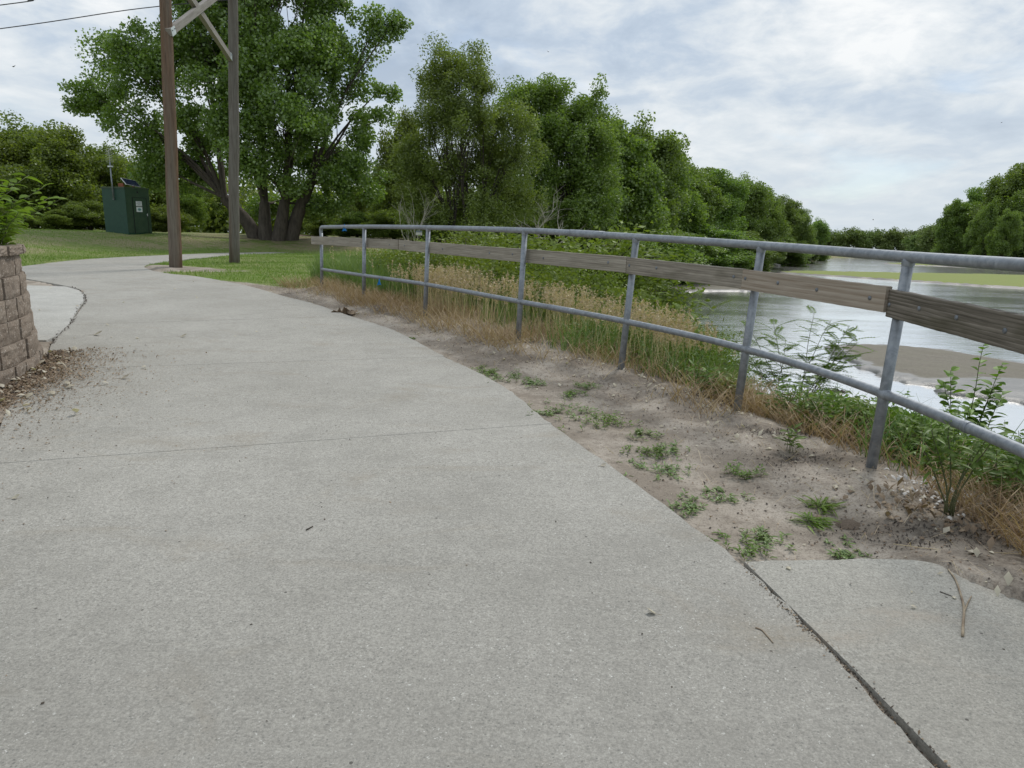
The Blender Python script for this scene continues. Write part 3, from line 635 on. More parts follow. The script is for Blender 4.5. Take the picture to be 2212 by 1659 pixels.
# (px of the crown centre, px of the crown top, distance, width factor, prototype set, label)
woods = [(-60, 250, 47, 1.1, 'dark olive tree at the far left edge of the picture'),
 (50, 242, 50, 1.0, 'rounded dark tree at far left above the block wall shrub'),
 (135, 262, 46, 1.0, 'broad dark olive tree just left of the green shelter mast'),
 (215, 300, 49, 1.0, 'dark tree directly behind the green shelter antenna'),
 (290, 330, 53, 0.9, 'low dark tree behind the solar panel of the green shelter'),
 (400, 385, 60, 0.9, 'low shaded tree seen between the two utility poles'),
 (470, 410, 66, 1.0, 'low tree just left of the grey utility pole near its foot'),
 (640, 420, 70, 1.0, 'distant tree seen under the cottonwood boughs right of its trunks'),
 (760, 400, 62, 0.9, 'dark bushy tree above the far end of the fence'),
 (878, 222, 44, 0.5, 'slender green tree standing between the big cottonwood and the thin olive tree'), (850, 330, 52, 0.8, 'green tree filling the gap between cottonwood and thin olive tree'),
 (930, 370, 56, 0.9, 'low tree behind the left side of the thin olive tree'), (1090, 330, 54, 0.8, 'green tree filling the gap right of the thin olive tree'), (1010, 400, 64, 0.9, 'distant tree behind the middle of the thin olive tree')]
for i, (px, py, Y_, wf, lab) in enumerate(woods):
    p = AY(px, py, Y_); b0 = gz1(p[0], Y_); h = p[2]-b0
    place('woodland_tree', PW[i % 3], (p[0], Y_, b0), lab, 'tree', 'woodland trees behind the berm', i*1.7, (h/9.6*wf*1.15, h/9.6*wf*1.15, h/9.6))
# far wood reading as one mass behind everything on the left
r_ = np.random.default_rng(55); nq = 700; cx = r_.uniform(-85, 12, nq); cy = r_.uniform(62, 84, nq); cz = r_.random(nq)**0.7*(5.2+1.6*vnoise(cx, cy, 0.12, 4)*2+(cx < -25)*1.5)+0.3
idx = r_.integers(0, nq, 60000); P_ = np.c_[cx, cy, cz][idx]+np.random.default_rng(56).normal(0, 1, (60000, 3))*np.array([1.1, 1.1, 0.7]); P_[:, 2] = np.abs(P_[:, 2])
me = leaf_mesh('far_wood', P_, 0.42, 0.8, 0.2, r_); tag(link('far_wood', me, M['wood_leaf']), 'far off mass of woodland behind the berm', kind='stuff')
# understorey along the back of the berm
und = [(20, 440, 42), (120, 450, 41), (190, 430, 43), (350, 440, 42), (700, 452, 43), (770, 455, 42), (850, 450, 40), (930, 462, 38), (1000, 455, 40), (1090, 450, 40), (1180, 455, 42)]
ul = ['dark bush low behind the berm at the far left', 'dark bush behind the berm between block wall shrub and green shelter', 'pale leaved bush close against the left side of the green shelter',
      'bush behind the berm between green shelter and brown pole', 'dark bush right of the cottonwood trunks', 'dark bush just behind the fence end post', 'bush above the second fence post', 'bush above the third fence post', 'bush behind the trunk of the thin olive tree', 'bush just right of the thin olive tree trunk', 'bush behind the small bare whitish tree']
for i, (px, py, Y_) in enumerate(und):
    p = AY(px, py, Y_); b0 = gz1(p[0], Y_); h = p[2]-b0
    place('bush', PW[(i+1) % 3], (p[0], Y_, b0), ul[i], 'bush', 'dark bushes at the back of the berm', i*2.1, (h/9.6*2.6, h/9.6*2.0, h/9.6), cn='foliage', tn='stem')

# thin olive tree and the neighbours right of it
wb = np.array([-2.05, 31.5, 0]); wb[2] = gz1(wb[0], wb[1])-0.05
wlb = [lob(990, 140, 62, 48, base=wb), lob(945, 160, 45, 40, 0.5, base=wb), lob(1040, 180, 45, 45, -.3, base=wb), lob(1000, 250, 85, 50, -.5, base=wb), lob(930, 280, 55, 55, .4, base=wb), lob(1075, 260, 50, 45, base=wb),
       lob(910, 370, 60, 40, base=wb), lob(1120, 330, 55, 60, base=wb), lob(1130, 260, 40, 35, base=wb), lob(1000, 370, 85, 50, .5, base=wb), lob(1110, 430, 70, 50, base=wb), lob(900, 440, 60, 40, base=wb), lob(1010, 450, 70, 30, .6, base=wb), lob(960, 210, 60, 50, .3, base=wb), lob(1060, 330, 70, 60, 1.0, base=wb), lob(890, 320, 45, 45, .5, base=wb), lob(1060, 470, 80, 35, -.4, base=wb), lob(940, 480, 60, 30, base=wb)]
place('olive_willow_tree', make_tree(wlb, 440, 115000, 0.11, 0.17, ('darkbark', 'willow'), 61, fork=0.12, clump_r=0.42, asp=0.45, shell=0.35, stems=3, flat=0.9), wb,
      'thin airy olive green tree with dark bare inner branches above the fence', 'tree')
tb = np.array([3.9, 39.0, 0]); tb[2] = gz1(tb[0], tb[1])
tlb = [lob(1130, 210, 50, 42, base=tb), lob(1185, 205, 48, 38, base=tb), lob(1270, 225, 38, 42, -.5, base=tb), lob(1225, 290, 95, 60, -1, base=tb), lob(1180, 280, 70, 60, base=tb), lob(1290, 310, 50, 60, base=tb), lob(1200, 380, 85, 60, -1, base=tb), lob(1290, 400, 65, 60, base=tb), lob(1240, 460, 100, 45, -.5, base=tb)]
place('green_tree', make_tree(tlb, 320, 80000, 0.14, 0.2, ('darkbark', 'tree'), 62, fork=0.15, clump_r=0.6, asp=0.6, shell=0.45, stems=3), tb,
      'mid green tree with a ragged double top right of the thin olive tree', 'tree')
# left riverbank row
row = [(1345, 236, 48, 'first'), (1395, 240, 58, 'second'), (1455, 292, 68, 'third'), (1508, 340, 80, 'fourth'), (1560, 352, 90, 'fifth'), (1615, 372, 102, 'sixth'), (1660, 402, 118, 'seventh'), (1695, 412, 134, 'eighth'), (1738, 445, 158, 'ninth'), (1772, 468, 190, 'tenth')]
lb = ['tall pale green tree at the near end of the left riverbank row', 'tallest dark crown of the left riverbank row', 'dark tree on the left bank just right of the tallest crown',
      'rounded tree midway along the left riverbank with a paler front', 'leafy left bank tree above the middle of the fence', 'left bank tree with a domed crown right above the sixth fence post',
      'left bank tree whose crown steps down towards the water', 'left bank tree with a pointed pair of tops', 'small dark tree near the far end of the left bank row', 'last tree of the left bank row leaning out to the water']
def bankpt(px, Y_, inl=0.0):
    p = AY(px, 500, Y_); return p
for i, (px, py, Y_, n_) in enumerate(row):
    p = AY(px, py, Y_); b0 = max(gz1(p[0], Y_), WATER+0.1); h = p[2]-b0; s = h/12.6
    place('riverbank_tree', PB[i % 4], (p[0]-0.5, Y_, b0), lb[i], 'tree', 'trees along the left riverbank', i*1.3, (s*1.0, s*1.0, s))
# second rank inland and low bushes at the water
rank2 = [(1300, 262, 56, 'tree crown glimpsed behind the near end of the left bank row'), (1425, 290, 78, 'dark tree inland behind the second left bank tree'), (1530, 350, 100, 'dark tree inland behind the fourth left bank tree'), (1635, 395, 125, 'inland tree behind the sixth left bank tree'), (1720, 448, 175, 'inland tree behind the ninth left bank tree')]
for i, (px, py, Y_, lab) in enumerate(rank2):
    p = AY(px, py, Y_); b0 = max(gz1(p[0], Y_), WATER); h = p[2]-b0; s = h/12.6
    place('riverbank_tree', PB[(i+2) % 4], (p[0], Y_, b0), lab, 'tree', 'trees along the left riverbank', i*2.3+1, (s*1.1, s*1.0, s))
low = [(1345, 500, 43, 1.0), (1400, 470, 50, 1.1), (1460, 490, 58, 1.2), (1510, 480, 68, 1.3), (1560, 500, 80, 1.3), (1610, 500, 94, 1.3), (1655, 515, 110, 1.3), (1700, 510, 128, 1.3), (1735, 520, 152, 1.3), (1768, 530, 185, 1.3)]
lw = ['nearest', 'second', 'third', 'fourth', 'fifth', 'sixth', 'seventh', 'eighth', 'ninth', 'farthest']
for i, (px, py, Y_, wf) in enumerate(low):
    p = AY(px, py, Y_); b0 = max(gz1(p[0], Y_), WATER+0.1); h = max(1.5, p[2]-b0)
    place('bank_bush', PB[(i+1) % 4], (p[0], Y_, b0-0.1), f'{lw[i]} low bush hanging over the water along the left bank', 'bush', 'bushes at the foot of the left bank', i*1.9, (h/12.6*2.0*wf, h/12.6*2.0*wf, h/12.6*1.05), cn='foliage', tn='stem')
# far end and right bank
fars = []
for k, px in enumerate(range(1785, 2120, 24)):
    fars.append((px, 488+6*math.sin(k*1.9)+(6 if k % 3 == 0 else 0)-(0 if px < 1990 else (px-1990)*0.25), 300-(px-1785)*0.1+12*(k % 2)))
for k, (px, py, Y_) in enumerate(fars):
    p = AY(px, py, Y_); h = p[2]-WATER
    place('far_bank_tree', PF[k % 3], (p[0], Y_, WATER), ['first', 'second', 'third', 'fourth', 'fifth', 'sixth', 'seventh', 'eighth', 'ninth', 'tenth', 'eleventh', 'twelfth', 'thirteenth', 'fourteenth'][k]+' tree from the left in the distant wall of trees at the river bend', 'tree', 'distant trees at the river bend', k*1.1, (h/13*1.15, h/13*1.15, h/13))
rightb = [(1985, 500, 232, 1.1, 'small tree where the right bank begins in the distance'), (2018, 480, 222, 1.1, 'second small tree on the right bank, beside the distant wall'), (2048, 455, 212, 1.0, 'mid sized right bank tree stepping up from the distance'),
 (2080, 418, 200, .9, 'pale domed tree on the right bank'), (2115, 392, 205, .95, 'tall broad tree on the right bank left of the darkest one'), (2150, 420, 178, .8, 'shorter tree standing in front on the right bank'), (2205, 345, 185, 1.0, 'tallest dark tree at the right edge of the picture'),
 (2185, 440, 165, .8, 'low tree in front of the tallest right bank tree'), (2260, 350, 175, 1.0, 'tall tree cut off by the right edge of the picture'), (2120, 470, 190, 1.0, 'low leafy tree at the foot of the right bank trees'), (2080, 505, 198, 1.2, 'low bushy tree at the water on the right bank')]
for k, (px, py, Y_, wf, lab) in enumerate(rightb):
    p = AY(px, py, Y_); h = p[2]-WATER; s = h/12.8
    place('right_bank_tree', PF[k % 3] if k < 3 else PB[k % 4], (p[0], Y_, WATER), lab, 'tree', 'trees on the right riverbank', k*1.4+.5, (s*wf, s*wf, s))

# bare whitish tree and dead branches
def dead_tree(h, seed, n=26, spread=0.5, r0=0.035):
    r = np.random.default_rng(seed); b = B(); tips = []
    def grow(p, d, l, rad, lev):
        pts = [p]; q = p.copy(); dd = d.copy()
        for k in range(4): dd = dd+r.normal(0, 0.09, 3); dd /= np.linalg.norm(dd); q = q+dd*l/4; pts.append(q.copy())
        b.tube(pts, list(np.linspace(rad, rad*0.45, 5)), 5, False)
        if lev < 3:
            for k in range(r.integers(2, 5)):
                t = r.integers(1, 5); nd = dd+r.normal(0, spread, 3); nd[2] = abs(nd[2])*0.8+0.15; nd /= np.linalg.norm(nd); grow(pts[t], nd, l*r.uniform(0.45, 0.75), rad*0.5, lev+1)
    for k in range(3): grow(np.zeros(3), np.array([r.normal(0, .25), r.normal(0, .2), 1.0]), h*0.5, r0, 0)
    return b.mesh('branches')
p = AY(1165, 492, 27); t = thing('dead_tree', 'small bare whitish tree standing at the edge of the green trees', 'dead tree', (p[0], 27, gz1(p[0], 27)))
link('branches', dead_tree(3.3, 4), M['deadwood'], t)
p = AY(890, 492, 26); t = thing('dead_sapling', 'thin pale dead sapling left of the thin olive tree', 'dead tree', (p[0], 26, gz1(p[0], 26)))
link('branches', dead_tree(2.6, 9, spread=0.3, r0=0.02), M['deadwood'], t)

# shrubs between the fence and the trees
shr = [(1010, 506, 13, 1.1, 'broad leaved bright green bush over the third fence post'), (1075, 505, 14, 1.0, 'big leaved green bush just right of the third fence post'), (1200, 508, 13, 1.2, 'yellow green bush between the third and fourth fence posts'), (1270, 512, 12.5, 1.2, 'yellow green bush just left of the fourth fence post'),
       (1310, 545, 14, 0.9, 'green bush behind the fourth fence post'), (1140, 545, 11, .9, 'low green bush under the plank behind the fourth post'), (1220, 565, 10, .8, 'small green bush at the brink of the bank'), (930, 525, 14, 1.0, 'pale green low bush behind the third fence post'), (850, 538, 14.5, 1.0, 'pale green low bush between second and third fence posts'),
       (1270, 600, 10, .7, 'small grey green bush below the plank'), (1000, 548, 12, 1.0, 'pale green low bush under the plank right of the third post'), (1400, 676, 9, .6, 'small bush low on the bank by the fifth fence post'), (1540, 715, 8, .7, 'low green bush on the bank behind the fifth fence post'), (1480, 705, 8.3, .5, 'grassy bush between the fifth and sixth fence posts')]
for i, (px, py, Y_, wf, lab) in enumerate(shr):
    p = AY(px, py, Y_); b0 = gz1(p[0], Y_); h = max(0.4, (p[2]-b0)*1.15)
    place('shrub', PS[i % 3], (p[0], Y_, b0-0.05), lab, 'shrub', 'shrubs on the brink of the bank', i*1.2, (h/1.5*1.25*wf, h/1.5*1.25*wf, h/1.5), cn='foliage', tn='stem')

# ------------------------------------------------------------ grasses (stuff)
def ribbons(name, base, h, w, lean, mat, label, segs=4, curve=1.6, r=rng, tip=0.15):
    n = len(base); a = r.uniform(0, 2*math.pi, n); ld = np.c_[np.cos(a), np.sin(a)]; s = r.uniform(0, 2*math.pi, n); sd_ = np.c_[np.cos(s), np.sin(s), np.zeros(n)]
    V = np.empty((n, segs+1, 2, 3))
    for k in range(segs+1):
        t = k/segs; f = (t**curve)*lean
        c = base.copy(); c[:, 0] += ld[:, 0]*f*h; c[:, 1] += ld[:, 1]*f*h; c[:, 2] += h*t*np.sqrt(np.clip(1-(lean*t)**2*0.75, 0.04, 1))
        ww = (w*(1-(1-tip)*t**1.5))[:, None]*0.5
        V[:, k, 0] = c-sd_*ww; V[:, k, 1] = c+sd_*ww
    idx = (np.arange(n)*(segs+1)*2)[:, None]; Fs = np.concatenate([idx+np.array([[2*k, 2*k+1, 2*k+3, 2*k+2]]) for k in range(segs)], 0)
    me = np_mesh(name, V.reshape(-1, 3), Fs); return tag(link(name, me, M[mat]), label, kind='stuff'), V
FP = np.array([(-5.4, 15.2), (-4.5, 14.0)]+FENCE[:7]+[(2.04, 2.9), (2.0, 2.2)])
seg = np.r_[0, np.cumsum(np.hypot(*np.diff(FP, axis=0).T))]
def along(t, d):
    """t metres along the fence from its far end, d metres beyond it towards the river"""
    x = np.interp(t, seg, FP[:, 0]); y = np.interp(t, seg, FP[:, 1]); e_ = 0.3
    tx = np.interp(t+e_, seg, FP[:, 0])-np.interp(t-e_, seg, FP[:, 0]); ty = np.interp(t+e_, seg, FP[:, 1])-np.interp(t-e_, seg, FP[:, 1]); l = np.hypot(tx, ty)
    return x+d*(-ty/l), y+d*(tx/l)
LT = seg[-1]
def scatter(n, t0, t1, d0, d1, pw=1.0, patch=None, seed=0):
    r = np.random.default_rng(seed); t = r.uniform(t0, t1, n); d = d0+(d1-d0)*r.random(n)**pw
    x, y = along(t, d)
    if patch is not None:
        k = vnoise(x, y, patch[0], seed+50)+0.5 > r.uniform(patch[1], 1, n); x, y, t, d = x[k], y[k], t[k], d[k]
    return np.c_[x, y, gz(x, y)-0.01], t, d, np.random.default_rng(seed+1)
bs, t_, d_, r_ = scatter(42000, 1.7, 10.5, 0.4, 3.6, 1.1, (1.1, 0.35), 100); k_ = (t_ < 6) | (d_ < 2.0); bs, t_, d_ = bs[k_], t_[k_], d_[k_]
ribbons('tall_grass', bs, r_.uniform(0.3, 0.72, len(bs))*np.where(t_ < 3, 1.0, 0.95), r_.uniform(0.006, 0.011, len(bs)), r_.uniform(0.1, 0.7, len(bs)), 'blade', 'tall green grass growing along the river side of the fence', r=r_)
bs, t_, d_, r_ = scatter(9000, 9.0, LT, 0.12, 2.6, 1.2, (1.6, 0.3), 110)
ribbons('tall_grass', bs, r_.uniform(0.2, 0.5, len(bs)), r_.uniform(0.005, 0.009, len(bs)), r_.uniform(0.2, 0.8, len(bs)), 'blade', 'green grass on the bank behind the near fence posts', r=r_)
def cover(n, ncl, t0, t1, d0, d1, hmin, hmax, size, mat, label, seed, cr=0.14, asp=0.4):
    bs, t_, d_, r_ = scatter(ncl, t0, t1, d0, d1, 1.0, (1.0, 0.35), seed); h = r_.uniform(hmin, hmax, len(bs)); i = r_.integers(0, len(bs), n)
    P_ = bs[i]+r_.normal(0, cr, (n, 3))*np.array([1, 1, 0.0]); P_[:, 2] = bs[i, 2]+h[i]*r_.random(n)**0.6
    me = leaf_mesh('leafy_ground_cover', P_, size, asp, 0.45, r_); tag(link('leafy_ground_cover', me, M[mat]), label, kind='stuff')
cover(52000, 460, 3.8, 9.1, 1.0, 4.6, 0.35, 0.85, 0.062, 'shrub', 'yellow green leafy weeds among the grass behind the far posts', 510, 0.2, 0.55)
cover(22000, 300, 9.5, 13.2, 0.45, 2.6, 0.12, 0.36, 0.04, 'weed', 'leafy green weeds on the bank between the near posts', 520, 0.13)
cover(12000, 170, 12.6, LT, 0.25, 2.2, 0.12, 0.32, 0.045, 'weed', 'leafy green weeds around the nearest post', 530, 0.12)
cover(5000, 60, 11.5, LT, 0.5, 2.5, 0.2, 0.45, 0.055, 'bright', 'brighter broad weed leaves on the near bank', 540, 0.1, 0.6)
# seed stalks
def stalks(n, t0, t1, d0, d1, hmin, hmax, seed, label, pw=1.0, patch=(0.9, 0.45)):
    bs, t_, d_, r_ = scatter(n, t0, t1, d0, d1, pw, patch, seed); n = len(bs)
    h = r_.uniform(hmin, hmax, n); lean = r_.uniform(0.05, 0.3, n)
    o, V = ribbons('seed_grass', bs, h, np.full(n, 0.0035), lean, 'straw', label, r=r_, tip=0.6)
    tip = V[:, -1].mean(1); low_ = V[:, -2].mean(1); K = 15; f = r_.uniform(0.1, 1.05, (n, K))
    P_ = low_[:, None]+(tip-low_)[:, None]*f[..., None]+r_.normal(0, 0.008, (n, K, 3))
    me = leaf_mesh('seed_heads', P_.reshape(-1, 3), 0.034, 0.3, 0, r_); 
    # heads hang upright: merge into the same object
    me.materials.append(M['straw']); o2 = bpy.data.objects.new('seed_heads', me); C.objects.link(o2); o2.parent = o
stalks(2900, 2.0, 5.5, 0.3, 3.8, 0.5, 0.86, 200, 'dry pale seed stalks rising over the far half of the fence grass')
stalks(3300, 5.5, 11.3, 0.2, 1.1, 0.42, 0.66, 210, 'dry pale seed stalks along the middle of the fence', 1.0, (1.2, 0.45))
stalks(900, 13.2, LT, 0.3, 1.6, 0.3, 0.6, 220, 'dry feathery seed stalks behind the nearest fence rail')
# thatch at the foot of the fence
bs, t_, d_, r_ = scatter(19500, 2.2, 12.6, -0.38, 0.95, 1.0, (1.7, 0.1), 300)
ribbons('dead_grass', bs, r_.uniform(0.12, 0.34, len(bs)), r_.uniform(0.004, 0.008, len(bs)), r_.uniform(0.75, 1.05, len(bs)), 'thatch', 'tangled brown dead grass lying along the foot of the fence', curve=1.1, r=r_)
bs, t_, d_, r_ = scatter(9000, 12.0, LT, 0.08, 1.5, 1.2, (1.7, 0.1), 310)
ribbons('dead_grass', bs, r_.uniform(0.12, 0.34, len(bs)), r_.uniform(0.004, 0.007, len(bs)), r_.uniform(0.7, 1.05, len(bs)), 'thatch', 'straw coloured dead grass around the nearest fence post', curve=1.1, r=r_)
# lawn blades
r_ = np.random.default_rng(400); n = 150000
x = r_.uniform(-26, 1, n); y = 13+r_.random(n)**1.3*23; 
i = np.clip(np.searchsorted(gx, x)-1, 0, nx_-2); j = np.clip(np.searchsorted(gy, y)-1, 0, ny_-2)
k = (turf[j, i] > r_.uniform(0.3, 0.9, n)) & ~inpoly(x, y, PATHPOLY) & (r_.random(n) > dry[j, i]*1.0*(vnoise(x, y, 0.5, 77)+0.95)); x, y = x[k], y[k]; n = len(x)
ribbons('lawn_grass', np.c_[x, y, gz(x, y)-0.01], r_.uniform(0.04, 0.085, n), r_.uniform(0.008, 0.016, n), r_.uniform(0.2, 0.8, n), 'lawn', 'short mown grass on the berm and around the utility poles', segs=2, r=r_)

# ------------------------------------------------------------ fence
rail = [np.array(p) for p in [(-3.37, 12.55, 1.33), (-2.26, 10.82, 1.335), (-1.12, 9.27, 1.325), (0.09, 7.36, 1.295), (1.02, 6.15, 1.25), (1.69, 4.98, 1.205), (2.02, 3.71, 1.165), (2.05, 2.2, 1.14), (1.8, 0.8, 1.10)]]
GAP = 0.72
f = thing('fence', 'galvanised pipe fence with a weathered plank rail between path and river', 'fence', (0.0, 7.4, 0.2)); FO = np.array([0, 7.4, 0.2])
top = catmull(rail, 8); e0 = rail[0]; d0 = (rail[0]-rail[1]); d0 /= np.linalg.norm(d0)
lat = lambda P: P
# elbow at the far end
el = [e0+d0*0.02+np.array([0, 0, -0.11]), e0+d0*0.012+np.array([0, 0, -0.05]), e0-d0*0.01+np.array([0, 0, -0.015]), e0-d0*0.05]
b = B(); b.tube([q-FO for q in (catmull(el, 4)+top[1:])], 0.029, 16); b.build('top_rail', M['galv'], f, True)
lean = [0.01, 0.02, 0.03, 0.03, 0.05, 0.05, 0.04, 0.04, 0.04]
low_pts = []
for i, p in enumerate(rail): low_pts.append(np.array([p[0]-lean[i]*0.9, p[1], p[2]-GAP]))
lowc = catmull(low_pts, 8)
b = B(); b.tube([q-FO for q in lowc], 0.0255, 14); b.build('lower_rail', M['galv'], f, True)
for i, p in enumerate(rail):
    bx = p[0]-lean[i]*1.5; g0 = gz1(bx, p[1])
    b = B(); b.tube([q-FO for q in ((bx, p[1], g0-0.15), (p[0], p[1], p[2]-(0.1 if i == 0 else 0.01)))], 0.0285, 14); b.build('post', M['galv'], f, True)
def sleeve(curve, t0, t1, r):
    n = len(curve); a = curve[int(t0*8)]; pts = [curve[0]]; res = []
    for t in np.linspace(t0, t1, 5):
        k = int(t*8); fr = t*8-k; res.append(curve[k]*(1-fr)+curve[k+1]*fr)
    b = B(); b.tube([q-FO for q in res], r, 16); return b.build('sleeve', M['galv'], f, True)
sleeve(top, 3.42, 3.72, 0.0325); sleeve(lowc, 3.28, 3.52, 0.0285)
ring = sleeve(lowc, 6.42, 6.44, 0.0285)
for i in range(1, 8):
    c_ = lowc[8*i]; a_n = lowc[8*i-1]-c_; a_n /= np.linalg.norm(a_n); b_n = lowc[8*i+1]-c_; b_n /= np.linalg.norm(b_n)
    b = B(); b.tube([q-FO for q in (c_+a_n*0.036, c_+a_n*0.024, c_, c_+b_n*0.024, c_+b_n*0.036)], [0.0262, 0.031, 0.032, 0.031, 0.0262], 14); b.build('weld_collar', M['galv'], f, True)
    t_ = top[8*i]; b = B(); b.tube([q-FO for q in (t_+np.array([-.002, 0, -0.048]), t_+np.array([-.001, 0, -0.034]), t_+np.array([0, 0, -0.02]))], [0.0288, 0.0325, 0.034], 14, False); b.build('weld_collar', M['galv'], f, True)
# planks, each centred on points of the photograph at the depth of the fence, on its path side
def pf(px, py, Y_, off=-0.05):
    return AY(px, py, Y_)
planks = [((680, 519), (869, 528.5), 12.75, 10.1, 'boardA', 'grey end plank at the far end of the fence'), ((871, 529.5), (1365, 572), 10.08, 6.18, 'boardA', 'long grey plank spanning the middle of the fence'),
          ((1367, 573.5), (1618, 602), 6.16, 5.0, 'boardC', 'grey plank with a dark stain at its right end'), ((1621, 602.5), (1940, 647), 5.02, 3.78, 'boardD', 'smooth brownish plank standing proud of its neighbours'), ((1944, 655), (2300, 737), 3.76, 2.62, 'boardE', 'dark deeply grained plank nearest the camera')]
bolts = [[(0.03, 0), (0.3, 0), (0.63, .1), (0.92, -.1)], [(0.04, 0), (0.28, .0), (0.52, 0), (0.62, 0.1), (0.74, -.1), (0.95, .1)], [(0.03, .02), (0.3, 0.1), (0.94, 0.1)], [(0.05, .1), (0.32, 0.12), (0.6, 0), (0.92, -.05)], [(0.02, -0.1), (0.26, .12), (0.52, .1), (0.8, 0)]]
for i, (a, c, Ya, Yc, mt, lab) in enumerate(planks):
    A_ = AY(*a, Ya); Cc = AY(*c, Yc); d = Cc-A_; l = np.linalg.norm(d); ux = d/l
    nr = np.array([-ux[1], ux[0], 0]); nr /= np.linalg.norm(nr)
    if nr @ (np.array([-1.5, 4, 0])-A_*np.array([1, 1, 0])) < 0: nr = -nr      # towards the path
    sh = 0.048+(0.02 if i == 3 else 0.0)
    A_ = A_+nr*sh; ctr = A_+d/2; uz = np.cross(ux, nr); uz = uz if uz[2] > 0 else -uz
    # plank mesh in its own axes, slightly worn edges
    Lh, th, hh = l/2, 0.019, 0.068+(0.004 if i == 4 else 0)
    b = B(); nsg = 24; bev = 0.003; prof = [(-th, -hh+bev), (-th+bev, -hh), (th-bev, -hh), (th, -hh+bev), (th, hh-bev), (th-bev, hh), (-th+bev, hh), (-th, hh-bev)]
    Vv = []
    rr_ = np.random.default_rng(i+5); wob = rr_.normal(0, 0.0012, nsg+1)
    for k in range(nsg+1):
        xk = -Lh+2*Lh*k/nsg
        for (py_, pz_) in prof: Vv.append((xk, py_, pz_+wob[k]*(1 if pz_ > 0 else 0.5)))
    Ff = [(k*8+q_, k*8+(q_+1) % 8, (k+1)*8+(q_+1) % 8, (k+1)*8+q_) for k in range(nsg) for q_ in range(8)]+[tuple(range(8))[::-1], tuple(nsg*8+q_ for q_ in range(8))]
    b.add(Vv, Ff); o = b.build('plank', M[mt], f); o['label'] = lab
    yv = np.cross(uz, ux)
    o.matrix_world = Matrix(((ux[0], yv[0], uz[0], ctr[0]-FO[0]), (ux[1], yv[1], uz[1], ctr[1]-FO[1]), (ux[2], yv[2], uz[2], ctr[2]-FO[2]), (0, 0, 0, 1)))
    sgn = 1 if yv @ nr > 0 else -1
    for (tt, zz) in bolts[i]:
        bb = B(); bb.tube([(-Lh+2*Lh*tt, sgn*(th-0.002), zz*hh), (-Lh+2*Lh*tt, sgn*(th+0.003), zz*hh), (-Lh+2*Lh*tt, sgn*(th+0.006), zz*hh)], [0.0125, 0.0118, 0.006], 12)
        bb.build('bolt', M['bolt'], o, True)
# blue ribbons
def ribbon(px, py, Y_, s, lab, seed):
    r = np.random.default_rng(seed); p = AY(px, py, Y_); b = B()
    V = [(0, 0, 0.04), (0.008, 0, 0.01), (-0.008, 0, 0.01), (0.028, 0.012, -0.05), (0.0, 0.02, -0.045), (-0.03, -0.01, -0.055), (0.006, 0.004, 0.045), (0.012, 0.006, 0.005)]
    b.add([tuple(np.array(v)*s) for v in V], [(0, 1, 2), (2, 1, 3, 4), (2, 4, 5), (0, 6, 7, 1)]); o = b.build('plastic_ribbon', M['blue']); o.location = p
    so_ = o.modifiers.new('s', 'SOLIDIFY'); so_.thickness = 0.0015
    return tag(o, lab, 'ribbon')
ribbon(744, 491, 11.47, 1.15, 'scrap of blue plastic ribbon tied on the top rail', 1)
ribbon(819, 608, 10.25, 1.0, 'scrap of blue plastic ribbon hanging below the lower rail', 2)

# ------------------------------------------------------------ H-frame of utility poles
pA, pB = AY(379, 580, 16.3), AY(505.5, 567, 20.4)
tA, tB = AY(356, 0, 16.3), AY(502, 0, 20.4)
h = thing('utility_pole_frame', 'pair of tall wooden utility poles joined by crossed timber braces', 'utility poles', (pA[0], pA[1], 0.3)); HO = np.array([pA[0], pA[1], 0.3])
def pole(p0, p1, ra, rb, mt, lab, seed):
    r = np.random.default_rng(seed); d = (p1-p0); p0 = np.array([p0[0], p0[1], gz1(p0[0], p0[1])-0.3]); pts = []
    for k in range(15): t = k/14*1.75; q_ = p0+d*t; pts.append(q_-HO+np.array([r.normal(0, .006), 0, 0]))
    b = B(); b.tube(pts, list(np.linspace(ra, rb, 15)), 22); o = b.build('pole', M[mt], h, True); o['label'] = lab; return o
pole(pA, tA, 0.14, 0.104, 'pole1', 'reddish brown left pole with a pale worn foot', 1); pole(pB, tB, 0.145, 0.112, 'pole2', 'grey cracked right pole', 2)
def brace(a, c, off, lab):
    a = a+np.array([0, off, 0]); c = c+np.array([0, off, 0]); ctr = (a+c)/2; d = c-a; l = np.linalg.norm(d); ux = d/l; yv = np.cross([0, 0, 1], ux); yv /= np.linalg.norm(yv); uz = np.cross(ux, yv)
    b = B(); b.box((0, 0, 0), (l, 0.11, 0.15)); o = b.build('brace', M['brace'], h)
    o.matrix_world = Matrix(((ux[0], yv[0], uz[0], ctr[0]-HO[0]), (ux[1], yv[1], uz[1], ctr[1]-HO[1]), (ux[2], yv[2], uz[2], ctr[2]-HO[2]), (0, 0, 0, 1))); o['label'] = lab
    for s in (-1, 1):
        bb = B(); bb.box((s*(l/2-0.12), -0.062, 0), (0.22, 0.012, 0.16)); bb.build('bracket', M['plate'], o)
        for dx in (-0.07, 0.07):
            bb = B(); bb.tube([(s*(l/2-0.12)+dx, -0.066, 0.03), (s*(l/2-0.12)+dx, -0.085, 0.03)], 0.012, 8); bb.build('bolt', M['bolt'], o)
    return o
brace(AY(369, 73, 16.3), AY(500, -30, 20.3), -0.10, 'pale grey front brace rising to the right'); brace(AY(362, -76, 16.35), AY(497, 127, 20.3), 0.06, 'darker rear brace falling to the right')
